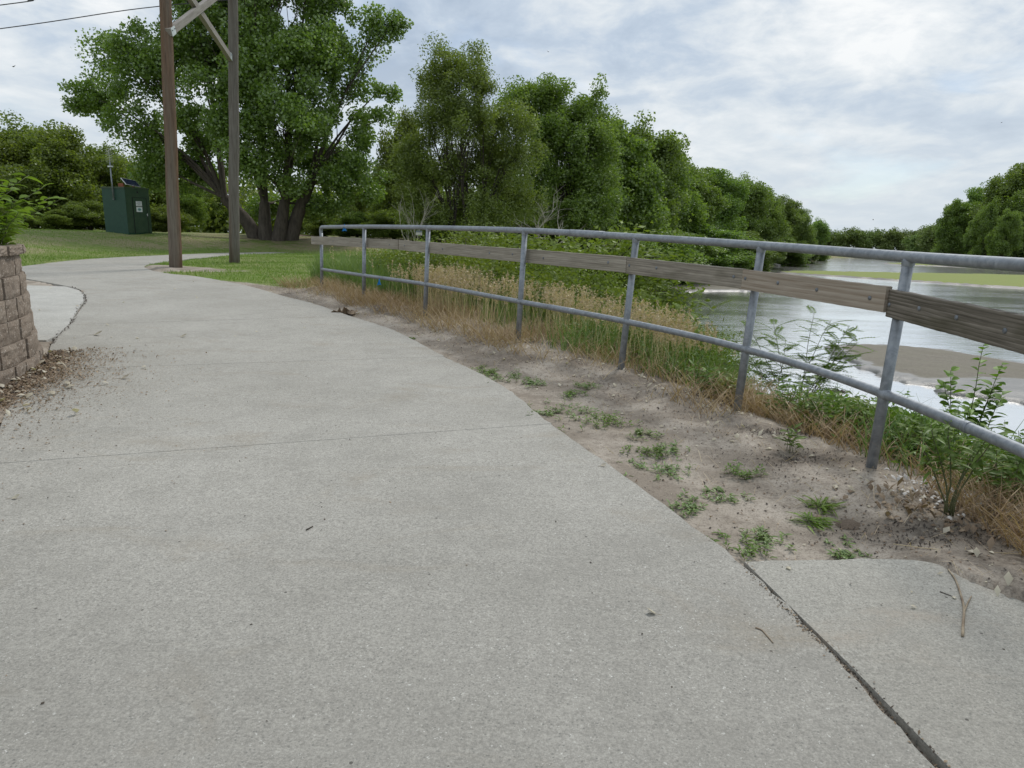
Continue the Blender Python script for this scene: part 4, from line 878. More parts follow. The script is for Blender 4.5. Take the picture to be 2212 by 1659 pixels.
# top crossarm above the picture
b = B(); q1 = pA+(tA-pA)*1.62; q2 = pB+(tB-pB)*1.6; dd = (q2-q1); b.tube([q1-dd*0.4-HO, q2+dd*0.4-HO], 0.1, 4); b.build('crossarm', M['brace'], h)
def cable(pts, lab):
    b = B(); b.tube(catmull(pts, 10), 0.016, 6); return tag(b.build('power_cable', M['wire']), lab, 'cable')
cable([AY(-900, 175, 24), AY(0, 62, 27), AY(340, 14, 29), AY(700, -15, 33), AY(900, -25, 38)], 'lower black overhead cable crossing the sky at top left')
cable([AY(-900, 120, 24), AY(0, 11, 26), AY(90, -3, 26.5), AY(500, -50, 29), AY(900, -75, 34)], 'upper black overhead cable in the top left corner')

# ------------------------------------------------------------ green gauge shelter
sb = AY(279, 495, 34.0); sz = gz1(sb[0], 34.0); s_ = thing('equipment_shelter', 'dark green metal shelter hut with a door on top of the grassy berm', 'shelter', (sb[0], 34.0, sz)); s_.rotation_euler.z = math.radians(71)
s_.rotation_euler.y = math.radians(-1.2)
a_, hh = 1.36, 2.0
b = B(); b.box((0, 0, hh/2-0.05), (a_, a_, hh+0.1)); b.build('body', M['green'], s_)
b = B(); b.box((0, 0, hh+0.02), (a_+0.06, a_+0.06, 0.07)); b.build('roof', M['groof'], s_)
# front (door) face is the local -y face turned towards the camera's right
b = B(); b.box((0, -a_/2-0.004, hh/2), (a_-0.02, 0.012, hh-0.02)); b.build('front_panel', M['green2'], s_)
dr = B().box((0.08, -a_/2-0.018, 0.80), (0.74, 0.025, 1.56)).build('door', M['green2'], s_)
for (cx, cz, w_, h_) in ((0.08, 1.60, 0.80, 0.022), (0.475, 0.80, 0.03, 1.6), (-0.315, 0.8, 0.02, 1.6)):
    B().box((cx, -a_/2-0.014, cz), (w_, 0.022, h_)).build('door_frame', M['black'], s_)
hd = B(); hd.tube([(0.44, -a_/2-0.06, 0.78), (0.44, -a_/2-0.06, 0.9)], 0.014, 8); hd.box((0.44, -a_/2-0.045, 0.84), (0.04, 0.03, 0.03)); hd.build('handle', M['alu'], dr)
for cz, top_ in ((1.33, 1), (1.07, 0)):
    nt_ = B().box((0.02, -a_/2-0.035, cz), (0.33, 0.008, 0.22)).build('notice', M['white'], s_)
    rr = np.random.default_rng(int(cz*10)); ik = B()
    if top_:
        for k in range(5): ik.box((0.02+rr.uniform(-.02, .02), -a_/2-0.0405, cz+0.075-0.036*k), (rr.uniform(0.16, 0.27), 0.002, 0.012))
        ik.build('print', M['ink'], nt_)
    else:
        V_ = [(0.02+0.09*math.cos(q_*math.pi/6)*(1.2), -a_/2-0.041, cz+0.065*math.sin(q_*math.pi/6)) for q_ in range(12)]; ik.add(V_, [tuple(range(12))]); ik.build('print', M['teal'], nt_)
        i2 = B(); i2.box((0.03, -a_/2-0.0425, cz), (0.11, 0.002, 0.03)); i2.box((0.0, -a_/2-0.0425, cz-0.03), (0.06, 0.002, 0.02)); i2.build('print', M['ink'], nt_)
B().box((0.0, -a_/2-0.03, hh-0.16), (0.05, 0.04, 0.09)).build('vent_hook', M['black'], s_)
# mast on the left face
b = B(); b.tube([(-a_/2-0.06, -0.05, hh-0.52), (-a_/2-0.06, -0.05, hh+1.12)], 0.033, 10); b.tube([(-a_/2, -0.05, hh-0.5), (-a_/2-0.09, -0.05, hh-0.5)], 0.03, 8); mast = b.build('mast', M['galv'], s_, True)
B().box((-a_/2-0.06, -0.05, hh+0.93), (0.16, 0.16, 0.06)).build('junction_box', M['white'], mast)
b = B(); b.tube([(-a_/2-0.06, -0.05, hh+1.1), (-a_/2-0.06, -0.05, hh+1.72)], 0.008, 6)
for k in range(6):
    z0 = hh+1.15+k*0.1
    for s in (-1, 1):
        b.tube([(-a_/2-0.06-s*0.11, -0.05+s*0.1, z0), (-a_/2-0.06, -0.05, z0+0.06), (-a_/2-0.06+s*0.0, -0.05, z0+0.06)], 0.006, 4)
        b.tube([(-a_/2-0.06-s*0.11, -0.05+s*0.1, z0), (-a_/2-0.06, -0.05, z0-0.05)], 0.006, 4)
b.build('antenna', M['alu'], mast)
sp_ = bpy.data.objects.new('solar_panel', B().box((0, 0, 0), (0.82, 0.44, 0.03)).mesh('solar_panel')); sp_.data.materials.append(M['alu']); C.objects.link(sp_); sp_.parent = s_
sp_.location = (0.02, -0.35, hh+0.27); sp_.rotation_euler = (math.radians(42), math.radians(6), 0)
B().box((0, 0, 0.018), (0.76, 0.38, 0.012)).build('cells', M['solar'], sp_)
B().box((-0.3, -0.1, hh+0.14), (0.05, 0.3, 0.18)).build('panel_bracket', M['rust'], s_); B().box((0.25, -0.25, hh+0.1), (0.05, 0.1, 0.1)).build('panel_bracket', M['rust'], s_)

# ------------------------------------------------------------ small far things
rf = AY(668, 515, 44); t = thing('distant_hut', 'low red brown roof with a white gable peeping over the berm left of the fence', 'building', (rf[0], 44, rf[2]-1.6))
b = B(); W2, D2, H2 = 1.1, 2.0, 0.45
b.add([(-W2, -D2, 1.35), (W2, -D2, 1.35), (W2, D2, 1.35), (-W2, D2, 1.35), (-W2, 0, 1.35+H2), (W2, 0, 1.35+H2)], [(0, 1, 5, 4), (2, 3, 4, 5), (0, 4, 3), (1, 2, 5)]); b.build('roof', M['roof'], t)
B().box((0, 0, 0.66), (2*W2-0.2, 2*D2-0.3, 1.33)).build('wall', M['white'], t)
sg = AY(905, 505, 24); t = thing('notice_board', 'small dark and white sign on a post in the grass beyond the fence', 'sign', (sg[0], 24, gz1(sg[0], 24)))
zt = sg[2]-gz1(sg[0], 24)
B().tube([(0, 0.03, -0.2), (0, 0.03, zt+0.1)], 0.02, 8).build('post', M['bark'], t)
B().box((0, 0, zt+0.0), (0.2, 0.02, 0.1)).build('lower_panel', M['bag'], t); B().box((0, 0, zt+0.075), (0.2, 0.024, 0.06)).build('upper_panel', M['ink'], t)
for px, py, Y_, s, lab in ((1886, 475, 60, 0.35, 'tiny bird flying low over the far river'), (2163, 265, 50, 0.2, 'tiny bird high at the right edge of the sky'), (28, 144, 30, 0.25, 'dark bird gliding in the sky at far left'), (1185, 112, 40, 0.2, 'tiny bird in the sky above the green trees')):
    p = AY(px, py, Y_); b = B(); b.add([(-1, 0, .35), (-.3, .15, .1), (0, .25, 0), (.3, .15, .1), (1, 0, .3), (.3, -.2, .08), (0, -.35, 0), (-.3, -.2, .08), (0, 0, -.12)], [(0, 1, 7), (1, 2, 6, 7), (2, 3, 5, 6), (3, 4, 5), (1, 7, 8), (3, 8, 5), (7, 6, 8), (6, 5, 8)])
    o = b.build('bird', M['soil']); o.scale = (s*0.6,)*3; o.location = p; o.rotation_euler.z = px; tag(o, lab, 'bird')

# riprap rocks along the left bank
def rock_mesh(seed):
    r = np.random.default_rng(seed); import bmesh
    bm = bmesh.new(); bmesh.ops.create_icosphere(bm, subdivisions=2, radius=1.0)
    nrm = [rand_dirs(1, r)[0] for _ in range(9)]
    for v_ in bm.verts:
        c = np.array(v_.co)
        for n_ in nrm:
            dd = c@n_
            if dd > 0.72: c = c-n_*(dd-0.72)
        v_.co = c*np.array([1, 0.8, 0.62])
    me = bpy.data.meshes.new('rock'); bm.to_mesh(me); bm.free(); me.materials.append(M['rock']); return me
RK = [rock_mesh(k) for k in range(4)]; r_ = np.random.default_rng(8)
for k in range(90):
    t = r_.random()**0.8; s = t*6; pts = [(7.9, 40), (9.8, 53), (17, 71), (26, 92), (38, 113), (52, 137), (75, 182)]; a = pts[int(s)] if s < 6 else pts[5]; c = pts[min(int(s)+1, 6)]; fr = s-int(s)
    x = a[0]+(c[0]-a[0])*fr-r_.uniform(-0.5, 0.9); y = a[1]+(c[1]-a[1])*fr+r_.uniform(-0.6, 0.6)
    o = bpy.data.objects.new('rock', RK[k % 4]); C.objects.link(o); o.location = (x, y, max(gz1(x, y), WATER-0.05)+0.08); sc = r_.uniform(0.22, 0.5)*(1+t*0.8); o.scale = (sc, sc, sc*0.9); o.rotation_euler = (r_.uniform(-.4, .4), r_.uniform(-.4, .4), r_.uniform(0, 6))
    tag(o, 'pale angular riprap rock at the waterline of the left bank', 'rock', 'riprap rocks along the left bank')

# ------------------------------------------------------------ retaining wall
WC = np.array([-6.87, 4.45]); WR = 3.2; CH = 0.163; z0 = 0.0
w = thing('retaining_wall', 'curved retaining wall of brown split face blocks at the left edge', 'wall', (WC[0], WC[1], 0))
rw = np.random.default_rng(3)
def course(k, zb, zt, R, name='block_course', lip=0.0):
    b = B(); ang0 = -1.3+(0.5 if k % 2 else 0)*0.2/R; a = ang0; dA = 0.27/R
    while a < 2.3:
        wd = dA*rw.choice([0.8, 1.0, 1.0, 1.25]); n = 6; m_ = 5; Vv = []; g = 0.004/R
        tilt = rw.normal(0, 0.006); ro = rw.normal(0, 0.006)
        for i in range(n+1):
            for j in range(m_+1):
                fx = i/n; fz = j/m_; an = a+g+(wd-2*g)*fx; ed = min(fx, 1-fx)*n; ez = min(fz, 1-fz)*m_
                bulge = (0.0 if (ed < 0.1 or ez < 0.1) else 0.007+rw.normal(0, 0.0035)) + (rw.normal(0, 0.0012))
                rr = R+bulge+ro+tilt*(fx-0.5); Vv.append((rr*math.cos(an), rr*math.sin(an), zb+0.002+(zt-zb-0.004)*fz))
        nf = len(Vv)
        Ff = [(i*(m_+1)+j, (i+1)*(m_+1)+j, (i+1)*(m_+1)+j+1, i*(m_+1)+j+1) for i in range(n) for j in range(m_)]
        # top face back to the core
        for i in range(n+1):
            an = a+g+(wd-2*g)*i/n; Vv.append(((R-0.3)*math.cos(an), (R-0.3)*math.sin(an), zt-0.002))
        Ff += [(i*(m_+1)+m_, (i+1)*(m_+1)+m_, nf+i+1, nf+i) for i in range(n)]
        # sides
        for i in (0, n):
            an = a+g+(wd-2*g)*i/n; q_ = len(Vv); Vv.append(((R-0.3)*math.cos(an), (R-0.3)*math.sin(an), zb+0.002)); Ff.append(tuple([i*(m_+1)+j for j in range(m_+1)]+[nf+i, q_]) if i else tuple([i*(m_+1)+j for j in range(m_+1)][::-1]+[q_, nf+i]))
        b.add(Vv, Ff); a += wd
    return b.build(name, M['block'], w)
for k in range(6):
    course(k, z0+k*CH, z0+(k+1)*CH, WR+0.012-0.017*k)
course(9, z0+6*CH+0.0, z0+6*CH+0.075, WR-0.017*6+0.065, 'cap_course')
bb = B(); n = 40; bb.add([((WR-0.45)*math.cos(-1.3+3.6*k/n), (WR-0.45)*math.sin(-1.3+3.6*k/n), z0+6*CH+0.04) for k in range(n+1)]+[(-0.5, 0, z0+6*CH+0.12)], [(k, k+1, n+1) for k in range(n)]); 
bb.build('soil_fill', M['soil'], w)
bb = B(); bb.tube([(0, 0, -0.1), (0, 0, z0+6*CH-0.01)], WR-0.32, 48); bb.build('core', M['soil'], w)

# ------------------------------------------------------------ leafy plants
def leaf_blade(L_, w_, curl=0.25, n=4):
    """a leaf with midrib fold, along +x, as strip of quads"""
    V = []
    for k in range(n+1):
        t = k/n; ww = w_*math.sin(math.pi*min(1, t*0.93+0.05))**0.8*(1 if k < n else 0.05)/2; x = L_*t; z = -curl*L_*t*t
        V += [(x, -ww, z+ww*0.25), (x, 0, z), (x, ww, z+ww*0.25)]
    Fs = []
    for k in range(n): Fs += [(3*k, 3*k+1, 3*k+4, 3*k+3), (3*k+1, 3*k+2, 3*k+5, 3*k+4)]
    return np.array(V), Fs
def rotm(az, el, roll=0):
    ca, sa, ce, se = math.cos(az), math.sin(az), math.cos(el), math.sin(el)
    R1 = np.array([[ce, 0, -se], [0, 1, 0], [se, 0, ce]]); R2 = np.array([[ca, -sa, 0], [sa, ca, 0], [0, 0, 1]]); cr, sr = math.cos(roll), math.sin(roll)
    return R2@R1@np.array([[1, 0, 0], [0, cr, -sr], [0, sr, cr]])
def plant(name, loc, label, cat, stems, leaf=(0.1, 0.03), per=7, mat='weed', seed=0, kind='whorl', stem_r=0.004, group=None, curl=0.35, stemmat='stem', topfrac=0.35):
    """stems: list of (dx, dy, height, lean_az, lean)"""
    r = np.random.default_rng(seed); t = thing(name, label, cat, tuple(map(float, loc)), group); sb_ = B(); lb_ = B()
    for (dx, dy, h_, az, ln) in stems:
        pts = []
        for k in range(7):
            q_ = k/6; pts.append(np.array([dx+math.cos(az)*ln*h_*q_**1.5+r.normal(0, .004), dy+math.sin(az)*ln*h_*q_**1.5+r.normal(0, .004), h_*q_-0.02*(k == 0)]))
        sb_.tube(pts, list(np.linspace(stem_r, stem_r*0.4, 7)), 5)
        n = per
        for k in range(n):
            q_ = topfrac+(1-topfrac)*(k+0.5)/n if kind != 'basal' else r.uniform(0, .3)
            i = min(5, int(q_*6)); fr = q_*6-i; P0 = pts[i]*(1-fr)+pts[i+1]*fr; a = k*2.4+r.uniform(-.4, .4); el = r.uniform(0.0, 0.7)
            if kind == 'pinnate':
                Lr = leaf[0]*r.uniform(0.8, 1.25); Rr = rotm(a, el); nl = 8
                sb_.tube([P0+Rr@np.array([Lr*u_, 0, -0.25*Lr*u_*u_]) for u_ in (0, .35, .7, 1)], 0.0013, 3)
                for m_ in range(nl):
                    u_ = (m_+1)/nl
                    for s in ((-1, 1) if m_ < nl-1 else (0,)):
                        V, Fs = leaf_blade(leaf[1]*(1.15-0.5*abs(u_-0.5)), leaf[1]*0.4, 0.2, 2); R3 = rotm(s*1.15, 0.05)
                        base_ = np.array([Lr*u_, 0, -0.25*Lr*u_*u_]); lb_.add((Rr@((R3@V.T).T+base_).T).T+P0, Fs)
            else:
                Lr = leaf[0]*r.uniform(0.6, 1.2); V, Fs = leaf_blade(Lr, leaf[1]*r.uniform(.8, 1.2), curl*r.uniform(0.3, 1.5), 4); Rr = rotm(a, el, r.uniform(-.5, .5)); pet = 0.12*Lr
                lb_.add((Rr@(V+np.array([pet, 0, 0])).T).T+P0, Fs)
    sb_.build('stem', M[stemmat], t, True); lb_.build('foliage', M[mat], t); return t
def stems_rand(n, h, spread, seed, lean=0.3):
    r = np.random.default_rng(seed); return [(r.normal(0, spread), r.normal(0, spread), h*r.uniform(0.6, 1.1), r.uniform(0, 6.28), r.uniform(0, lean)) for _ in range(n)]
def GP(px, py): p = G(px, py); p[2] = gz1(p[0], p[1]); return p
# shrub on the block wall
SW = np.array([-4.05, 5.35, 1.02])
_r = np.random.default_rng(77); _st = []
for k in range(36):
    a_w = _r.uniform(-0.1, 0.75); rad_w = _r.uniform(0.0, 0.75); dx_ = WC[0]+(WR-0.12-rad_w)*math.cos(a_w)-SW[0]; dy_ = WC[1]+(WR-0.12-rad_w)*math.sin(a_w)-SW[1]
    _st.append((dx_, dy_, _r.uniform(0.42, 0.75)*(0.65+0.6*rad_w), _r.uniform(-0.6, 1.4) if rad_w < 0.35 else _r.uniform(-1, 4), _r.uniform(0.4, 1.3) if rad_w < 0.35 else _r.uniform(0.1, 0.5)))
plant('wall_shrub', SW, 'leafy bright green shrub spilling over the top of the block wall', 'shrub', _st, (0.10, 0.05), 26, 'bright', 5, stem_r=0.005, topfrac=0.08, curl=0.45)
plant('dry_plant', SW+np.array([0.0, -0.3, 0.08]), 'withered straw coloured plant drooping over the wall cap', 'plant', [(0, 0, 0.13, -0.4, 1.8), (0, .05, 0.12, 0.3, 1.6), (-.1, 0, .14, -1, 1.5), (.05, .1, .1, 0, 2), (-.1, -.1, .13, -.7, 1.8)], (0.09, 0.016), 14, 'straw', 6, topfrac=0.1, curl=1.0, stemmat='twig')
# tall weed close to the camera by the fence
p = GP(2046, 1112)
plant('tall_weed', p, 'tall dark green weed with long pointed leaves in front of the nearest rail', 'weed', [(0, 0, 0.44, 2.6, 0.1), (0.01, 0, .42, 0.1, .35), (.02, .02, .38, 0.6, .6), (0, .01, .34, 3.1, .5), (0.02, 0, .40, -.6, .3), (0, 0, .42, 2.9, .3)], (0.085, 0.021), 22, 'weed', 9, stem_r=0.005, topfrac=0.5, curl=0.5)
p = GP(2130, 1090)
plant('tall_weed', p+np.array([0.1, 0.05, 0]), 'pointed leaved weed at the right edge below the rail', 'weed', stems_rand(7, 0.33, 0.06, 12, .5), (0.08, 0.022), 16, 'weed', 13, stem_r=0.003, topfrac=0.4, curl=.5)
# round leaved sapling beyond the rail
q = AY(2092, 895, 4.9); q[2] = gz1(q[0], q[1])
top_z = AY(2092, 745, 4.9)[2]-q[2]
plant('round_leaf_sapling', q, 'round leaved light green sapling rising between rail and mud bar', 'sapling', [(0, 0, top_z, 0.5, 0.08), (0.06, 0, top_z*.86, 0.1, .16), (-.08, 0, top_z*.8, 3.0, .12), (.04, .05, top_z*.7, -.5, .2), (0.1, 0, top_z*.62, 0, .2), (-.04, 0, top_z*.7, 3, .25), (0, 0, top_z*.5, 1, .2)], (0.075, 0.062), 22, 'bright', 17, stem_r=0.005, topfrac=0.4, curl=0.2)
# feathery locust bush
q = AY(1720, 830, 7.0); q[2] = gz1(q[0], q[1]); hz = AY(1730, 680, 7.0)[2]-q[2]
plant('feathery_bush', q, 'feathery bush with small paired leaflets against the bright water', 'bush', [(0, 0, hz*.95, 0.3, .35), (0.1, 0, hz*.8, 0, .55), (-.1, 0, hz*.9, 2.6, .2), (-.12, 0, hz*.85, 2.8, .45), (-.15, .1, hz*.7, 1, .3), (.12, 0, hz*.6, .2, .8), (-.14, 0, hz*.75, 3, .7), (.1, .1, hz*1.0, 1, .2), (.0, -.1, hz*.55, -.5, .5), (.15, 0, hz*.9, .2, .4), (.12, 0, hz*.75, 0, .6), (-.12, .1, hz*.6, 3, .7)], (0.2, 0.045), 20, 'weed', 18, 'pinnate', 0.005, topfrac=0.3)
q = AY(1410, 665, 9.0); q[2] = gz1(q[0], q[1]); hz = AY(1410, 612, 9.0)[2]-q[2]
plant('feathery_bush', q, 'small feathery sapling left of the fifth fence post above dark water', 'bush', [(0, 0, hz, 1, .1), (.02, 0, hz*.9, 0, .6), (-.02, 0, hz*.7, 3, .4), (.03, 0, hz*.75, 0, 1.1)], (0.2, 0.045), 11, 'shrub', 19, 'pinnate', 0.005, topfrac=0.4)
# weeds beyond and at the fence foot between the nearest posts
wd = [(1700, 905, .32, 'weed'), (1755, 912, .34, 'weed'), (1810, 925, .3, 'shrub'), (1840, 930, .33, 'weed'), (1640, 880, .28, 'weed'), (1780, 880, .4, 'weed'), (1915, 960, .36, 'weed'), (1960, 985, .36, 'weed'), (1990, 960, .42, 'bright'), (1480, 850, .22, 'weed'), (1440, 810, .2, 'weed'), (1540, 855, .2, 'shrub'), (2180, 1030, .4, 'weed'), (2110, 1000, .36, 'weed'), (1860, 905, .42, 'bright')]
wlab = ['leafy weed just right of the sixth fence post', 'leafy weed midway between the two nearest posts', 'yellow green weed left of the nearest post', 'leafy weed touching the left of the nearest post', 'leafy weed at the foot of the sixth fence post', 'taller weed behind the lower rail', 'leafy weed right of the nearest post', 'second leafy weed right of the nearest post', 'bright broad leaved weed under the rail', 'weed with thin stem between the fifth and sixth posts', 'small weed right of the fifth fence post',
        'yellow green weed left of the sixth post', 'leafy weed low at the right edge', 'weed behind the tall pointed leaved weed', 'bright weed behind the nearest post']
for i, (px, py, hh_, mt) in enumerate(wd):
    p = G(px, py); p[0] += 0.12; p[2] = gz1(p[0], p[1])
    plant('leafy_weed', p, wlab[i], 'weed', stems_rand(7, hh_, 0.07, 60+i, .6), (0.065, 0.024), 16, mt, 80+i, stem_r=0.0025, topfrac=0.2, curl=.4, group='weeds along the fence foot')
# small weeds on the bare soil
sw = [(1050, 795, .03, 'flat tuft of green grass at the path edge near the fifth post'), (1105, 812, .04, 'long flat mat of weeds beside the path curve'), (1150, 825, .025, 'end of the weed mat nearest the soil hollow'), (1235, 845, .035, 'pair of small weed tufts in the middle of the soil'), (1262, 825, .035, 'tiny upright weed nearer the fence'), (1240, 885, .05, 'large low weed clump right of the path joint'), (1300, 905, .04, 'spreading weed right of the large clump'), (1180, 885, .025, 'small weed touching the path edge'),
      (1390, 935, .03, 'little round weed on bare soil'), (1400, 965, .04, 'bright weed tuft above the olive mat'), (1445, 960, .03, 'small bright weed right of the weed tuft'), (1430, 995, .03, 'olive coloured flat weed mat'), (1610, 1012, .05, 'fresh green weed on the pale soil'), (1570, 1055, .02, 'flat olive weed below the fresh green one'), (1480, 1083, .02, 'flat weed close to the path edge'), (1600, 1162, .03, 'dark low weed mat beside the pad corner'),
      (1655, 1148, .02, 'tiny weed right of the dark mat'), (1760, 1115, .09, 'bushy tuft of bright green grass beside the ant mound'), (1775, 1085, .07, 'small grass tuft just above the bushy one'), (1835, 1178, .02, 'thin flat weed strip above the pad'), (1705, 975, .11, 'leafy seedling standing on dark soil'), (880, 725, .02, 'faint weeds at the path edge by the third post')]
for i, (px, py, hh_, lab) in enumerate(sw):
    p = GP(px, py); flat = hh_ < 0.06; sc = 1.0 if not flat else 1.0
    wdt = {0: .08, 1: .12, 5: .14, 6: .1, 11: .1, 15: .07}.get(i, 0.05)
    wdt *= 1.0; ns = 16 if wdt > 0.07 else 9
    if i in (17, 18):
        plant('grass_tuft', p, lab, 'grass tuft', stems_rand(20, 0.03, 0.025, 200+i), (0.085, 0.009), 4, 'bright', 220+i, 'basal', 0.001, curl=.6)
    elif i == 20:
        plant('weed_seedling', p, lab, 'weed', stems_rand(5, .13, 0.02, 200+i, .7), (0.06, 0.018), 9, 'weed', 220+i, stem_r=.002, topfrac=.3)
    else:
        plant('small_weed', p, lab, 'weed', stems_rand(ns*2, hh_, wdt, 200+i, 1.2), (0.03, 0.01), 8, 'blade' if i % 3 else 'weed', 220+i, 'whorl', 0.0012, topfrac=0.05, curl=.3, group='small weeds on the bare soil')

# ------------------------------------------------------------ litter (stuff)
def bits(name, xy, size, mat, label, flatz=0.35, lift=0.0, r=rng, asp=0.7, onpath=False):
    n = len(xy); z = np.maximum(gz(xy[:, 0], xy[:, 1]), np.where(inpoly(xy[:, 0], xy[:, 1], PATHPOLY) | inpoly(xy[:, 0], xy[:, 1], RPf), plane_z(xy[:, 1]), -9))
    z = np.where(inpoly(xy[:, 0], xy[:, 1], LP), plane_z(xy[:, 1])+0.006, z)
    s = size*r.uniform(0.4, 1.5, n)**1.4; a = r.uniform(0, 6.28, n); V = np.empty((n, 5, 3)); pitch = r.normal(0, flatz, n)
    base = np.array([(-.5, 0, 0), (0, -.5*asp, 0.08), (.5, 0, 0.0), (0, .5*asp, .08), (0, 0, 0.3*flatz+.12)])
    for k in range(5):
        x0_, y0_, z0_ = base[k]; X_ = x0_*s; Y__ = y0_*s; Z_ = z0_*s+X_*pitch+np.abs(pitch)*s*0.5
        V[:, k, 0] = xy[:, 0]+X_*np.cos(a)-Y__*np.sin(a); V[:, k, 1] = xy[:, 1]+X_*np.sin(a)+Y__*np.cos(a); V[:, k, 2] = z+Z_+lift+0.0005
    idx = (np.arange(n)*5)[:, None]; Fs = np.concatenate([idx+np.array([[0, 1, 4]]), idx+np.array([[1, 2, 4]]), idx+np.array([[2, 3, 4]]), idx+np.array([[3, 0, 4]])], 0)
    return tag(link(name, np_mesh(name, V.reshape(-1, 3), Fs), M[mat]), label, kind='stuff')
r_ = np.random.default_rng(900)
# along the wall
def wall_xy(n, sp, r, a0=-0.35, a1=0.62):
    a = r.uniform(a0, a1, n); d = WR+0.02+np.abs(r.exponential(sp, n)); return np.c_[WC[0]+d*np.cos(a), WC[1]+d*np.sin(a)]
xy = wall_xy(15000, 0.15, r_); bits('leaf_litter', xy, 0.014, 'litter', 'brown bark crumbs and dead leaves piled at the foot of the block wall', 0.5, 0.004, r_)
xy = wall_xy(6500, 0.36, r_, -.6, .35); bits('bark_crumbs', xy, 0.009, 'litter', 'brown crumbs scattered from the wall over the path', 0.3, 0, r_)
xy = wall_xy(2500, 0.1, r_); bits('leaf_litter', xy, 0.016, 'crumb', 'dark soil crumbs at the foot of the block wall', 0.5, 0.004, r_)
xy = wall_xy(160, 0.15, r_); bits('leaf_litter', xy, 0.04, 'paleleaf', 'pale dry leaf scraps at the foot of the block wall', 0.4, 0.008, r_)
for (px_, py_, sx_, sy_, n_c) in CLODS:
    cen = GP(px_, py_); xy = cen[:2]+r_.normal(0, 1, (n_c, 2))*np.array([sx_, sy_]); bits('soil_clods', xy, 0.009, 'crumb', 'dark loose soil clods on the bare ground', 0.8, 0.0, r_)
# litter on the soil between path and fence
n = 9000; t = r_.uniform(1.5, LT, n); d = -np.abs(r_.gamma(2.0, 0.28, n)); x, y = along(t, d); k = ~inpoly(x, y, PATHPOLY) & ~inpoly(x, y, RPf); xy = np.c_[x, y][k]
bits('leaf_litter', xy[:2600], 0.010, 'crumb', 'small dark crumbs on the bare soil', 0.5, 0, r_); bits('leaf_litter', xy[4200:], 0.010, 'litter', 'small brown plant scraps on the bare soil', 0.5, 0, r_)
n = 480; t = r_.uniform(2, LT, n); d = -np.abs(r_.gamma(1.5, 0.2, n)); x, y = along(t, d); k = ~inpoly(x, y, PATHPOLY); bits('leaf_litter', np.c_[x, y][k], 0.028, 'paleleaf', 'pale dry leaf flakes near the fence', 0.5, 0.002, r_)
cen = GP(2060, 1075); xy = cen[:2]+r_.normal(0, 1, (260, 2))*np.array([0.13, 0.13]); bits('leaf_litter', xy, 0.02, 'bag', 'greyish white scraps gathered under the tall weed', 0.7, 0.006, r_)
cen = GP(2100, 1110); xy = cen[:2]+r_.normal(0, 1, (500, 2))*np.array([0.22, 0.15]); bits('leaf_litter', xy, 0.025, 'litter', 'brown leaf scraps under the tall weed', 0.7, 0.004, r_)
xy = wall_xy(22000, 0.2, r_, -.5, .5); bits('bark_crumbs', xy, 0.006, 'litter', 'fine brown dust and chips by the block wall', 0.2, 0, r_)
n = 1500; t = r_.uniform(2, LT, n); d = -np.abs(r_.gamma(1.8, 0.28, n)); x, y = along(t, d); k = ~inpoly(x, y, PATHPOLY) & ~inpoly(x, y, RPf); x, y = x[k], y[k]
ribbons('straw_bits', np.c_[x, y, gz(x, y)+0.004], r_.uniform(0.03, 0.12, len(x)), r_.uniform(0.0015, 0.003, len(x)), r_.uniform(1.0, 1.1, len(x)), 'straw', 'loose straw bits lying on the bare soil', segs=2, curve=1.0, r=r_)
# crumbs on the concrete
n = 240; x = r_.uniform(-3, 1.8, n); y = r_.uniform(1.3, 9, n); k = inpoly(x, y, PATHPOLY) | inpoly(x, y, RPf); bits('dark_crumbs', np.c_[x, y][k], 0.008, 'soil', 'sparse dark crumbs on the concrete', 0.4, 0, r_)
n = 60; bits('leaf_scraps', np.c_[r_.uniform(-7.5, -1.5, n), r_.uniform(7, 14, n)], 0.035, 'paleleaf', 'pale leaf scraps on the far part of the path', 0.3, 0, r_)
# dirt in the joints beside both pads
J = [G(1598, 1213), G(1727, 1345), G(1830, 1440), G(1933, 1550), G(2044, 1662)]
pts = catmull(J, 20); xy = np.array([q_[:2] for q_ in pts for _ in range(22)])+r_.normal(0, .007, (len(pts)*22, 2))+np.array([0.004, 0.0]); bits('joint_dirt', xy, 0.006, 'soil', 'dark dirt filling the joint beside the tan pad', 0.6, -0.004, r_)
xy = np.array([q_[:2] for q_ in pts for _ in range(3)])+r_.normal(0, .012, (len(pts)*3, 2)); bits('joint_dirt', xy, 0.007, 'litter', 'plant scraps caught in the joint beside the tan pad', 0.5, 0.0, r_)
J = [G(*q_) for q_ in ((150, 621), (172, 628), (183, 641), (183, 652), (172, 666), (160, 687), (150, 702), (122, 729), (108, 745))]
pts = catmull(J, 14); xy = np.array([q_[:2] for q_ in pts for _ in range(4)])+r_.normal(0, .013, (len(pts)*4, 2)); bits('joint_dirt', xy, 0.016, 'crumb', 'dark debris in the joint beside the pale pad', 0.5, 0.0, r_)
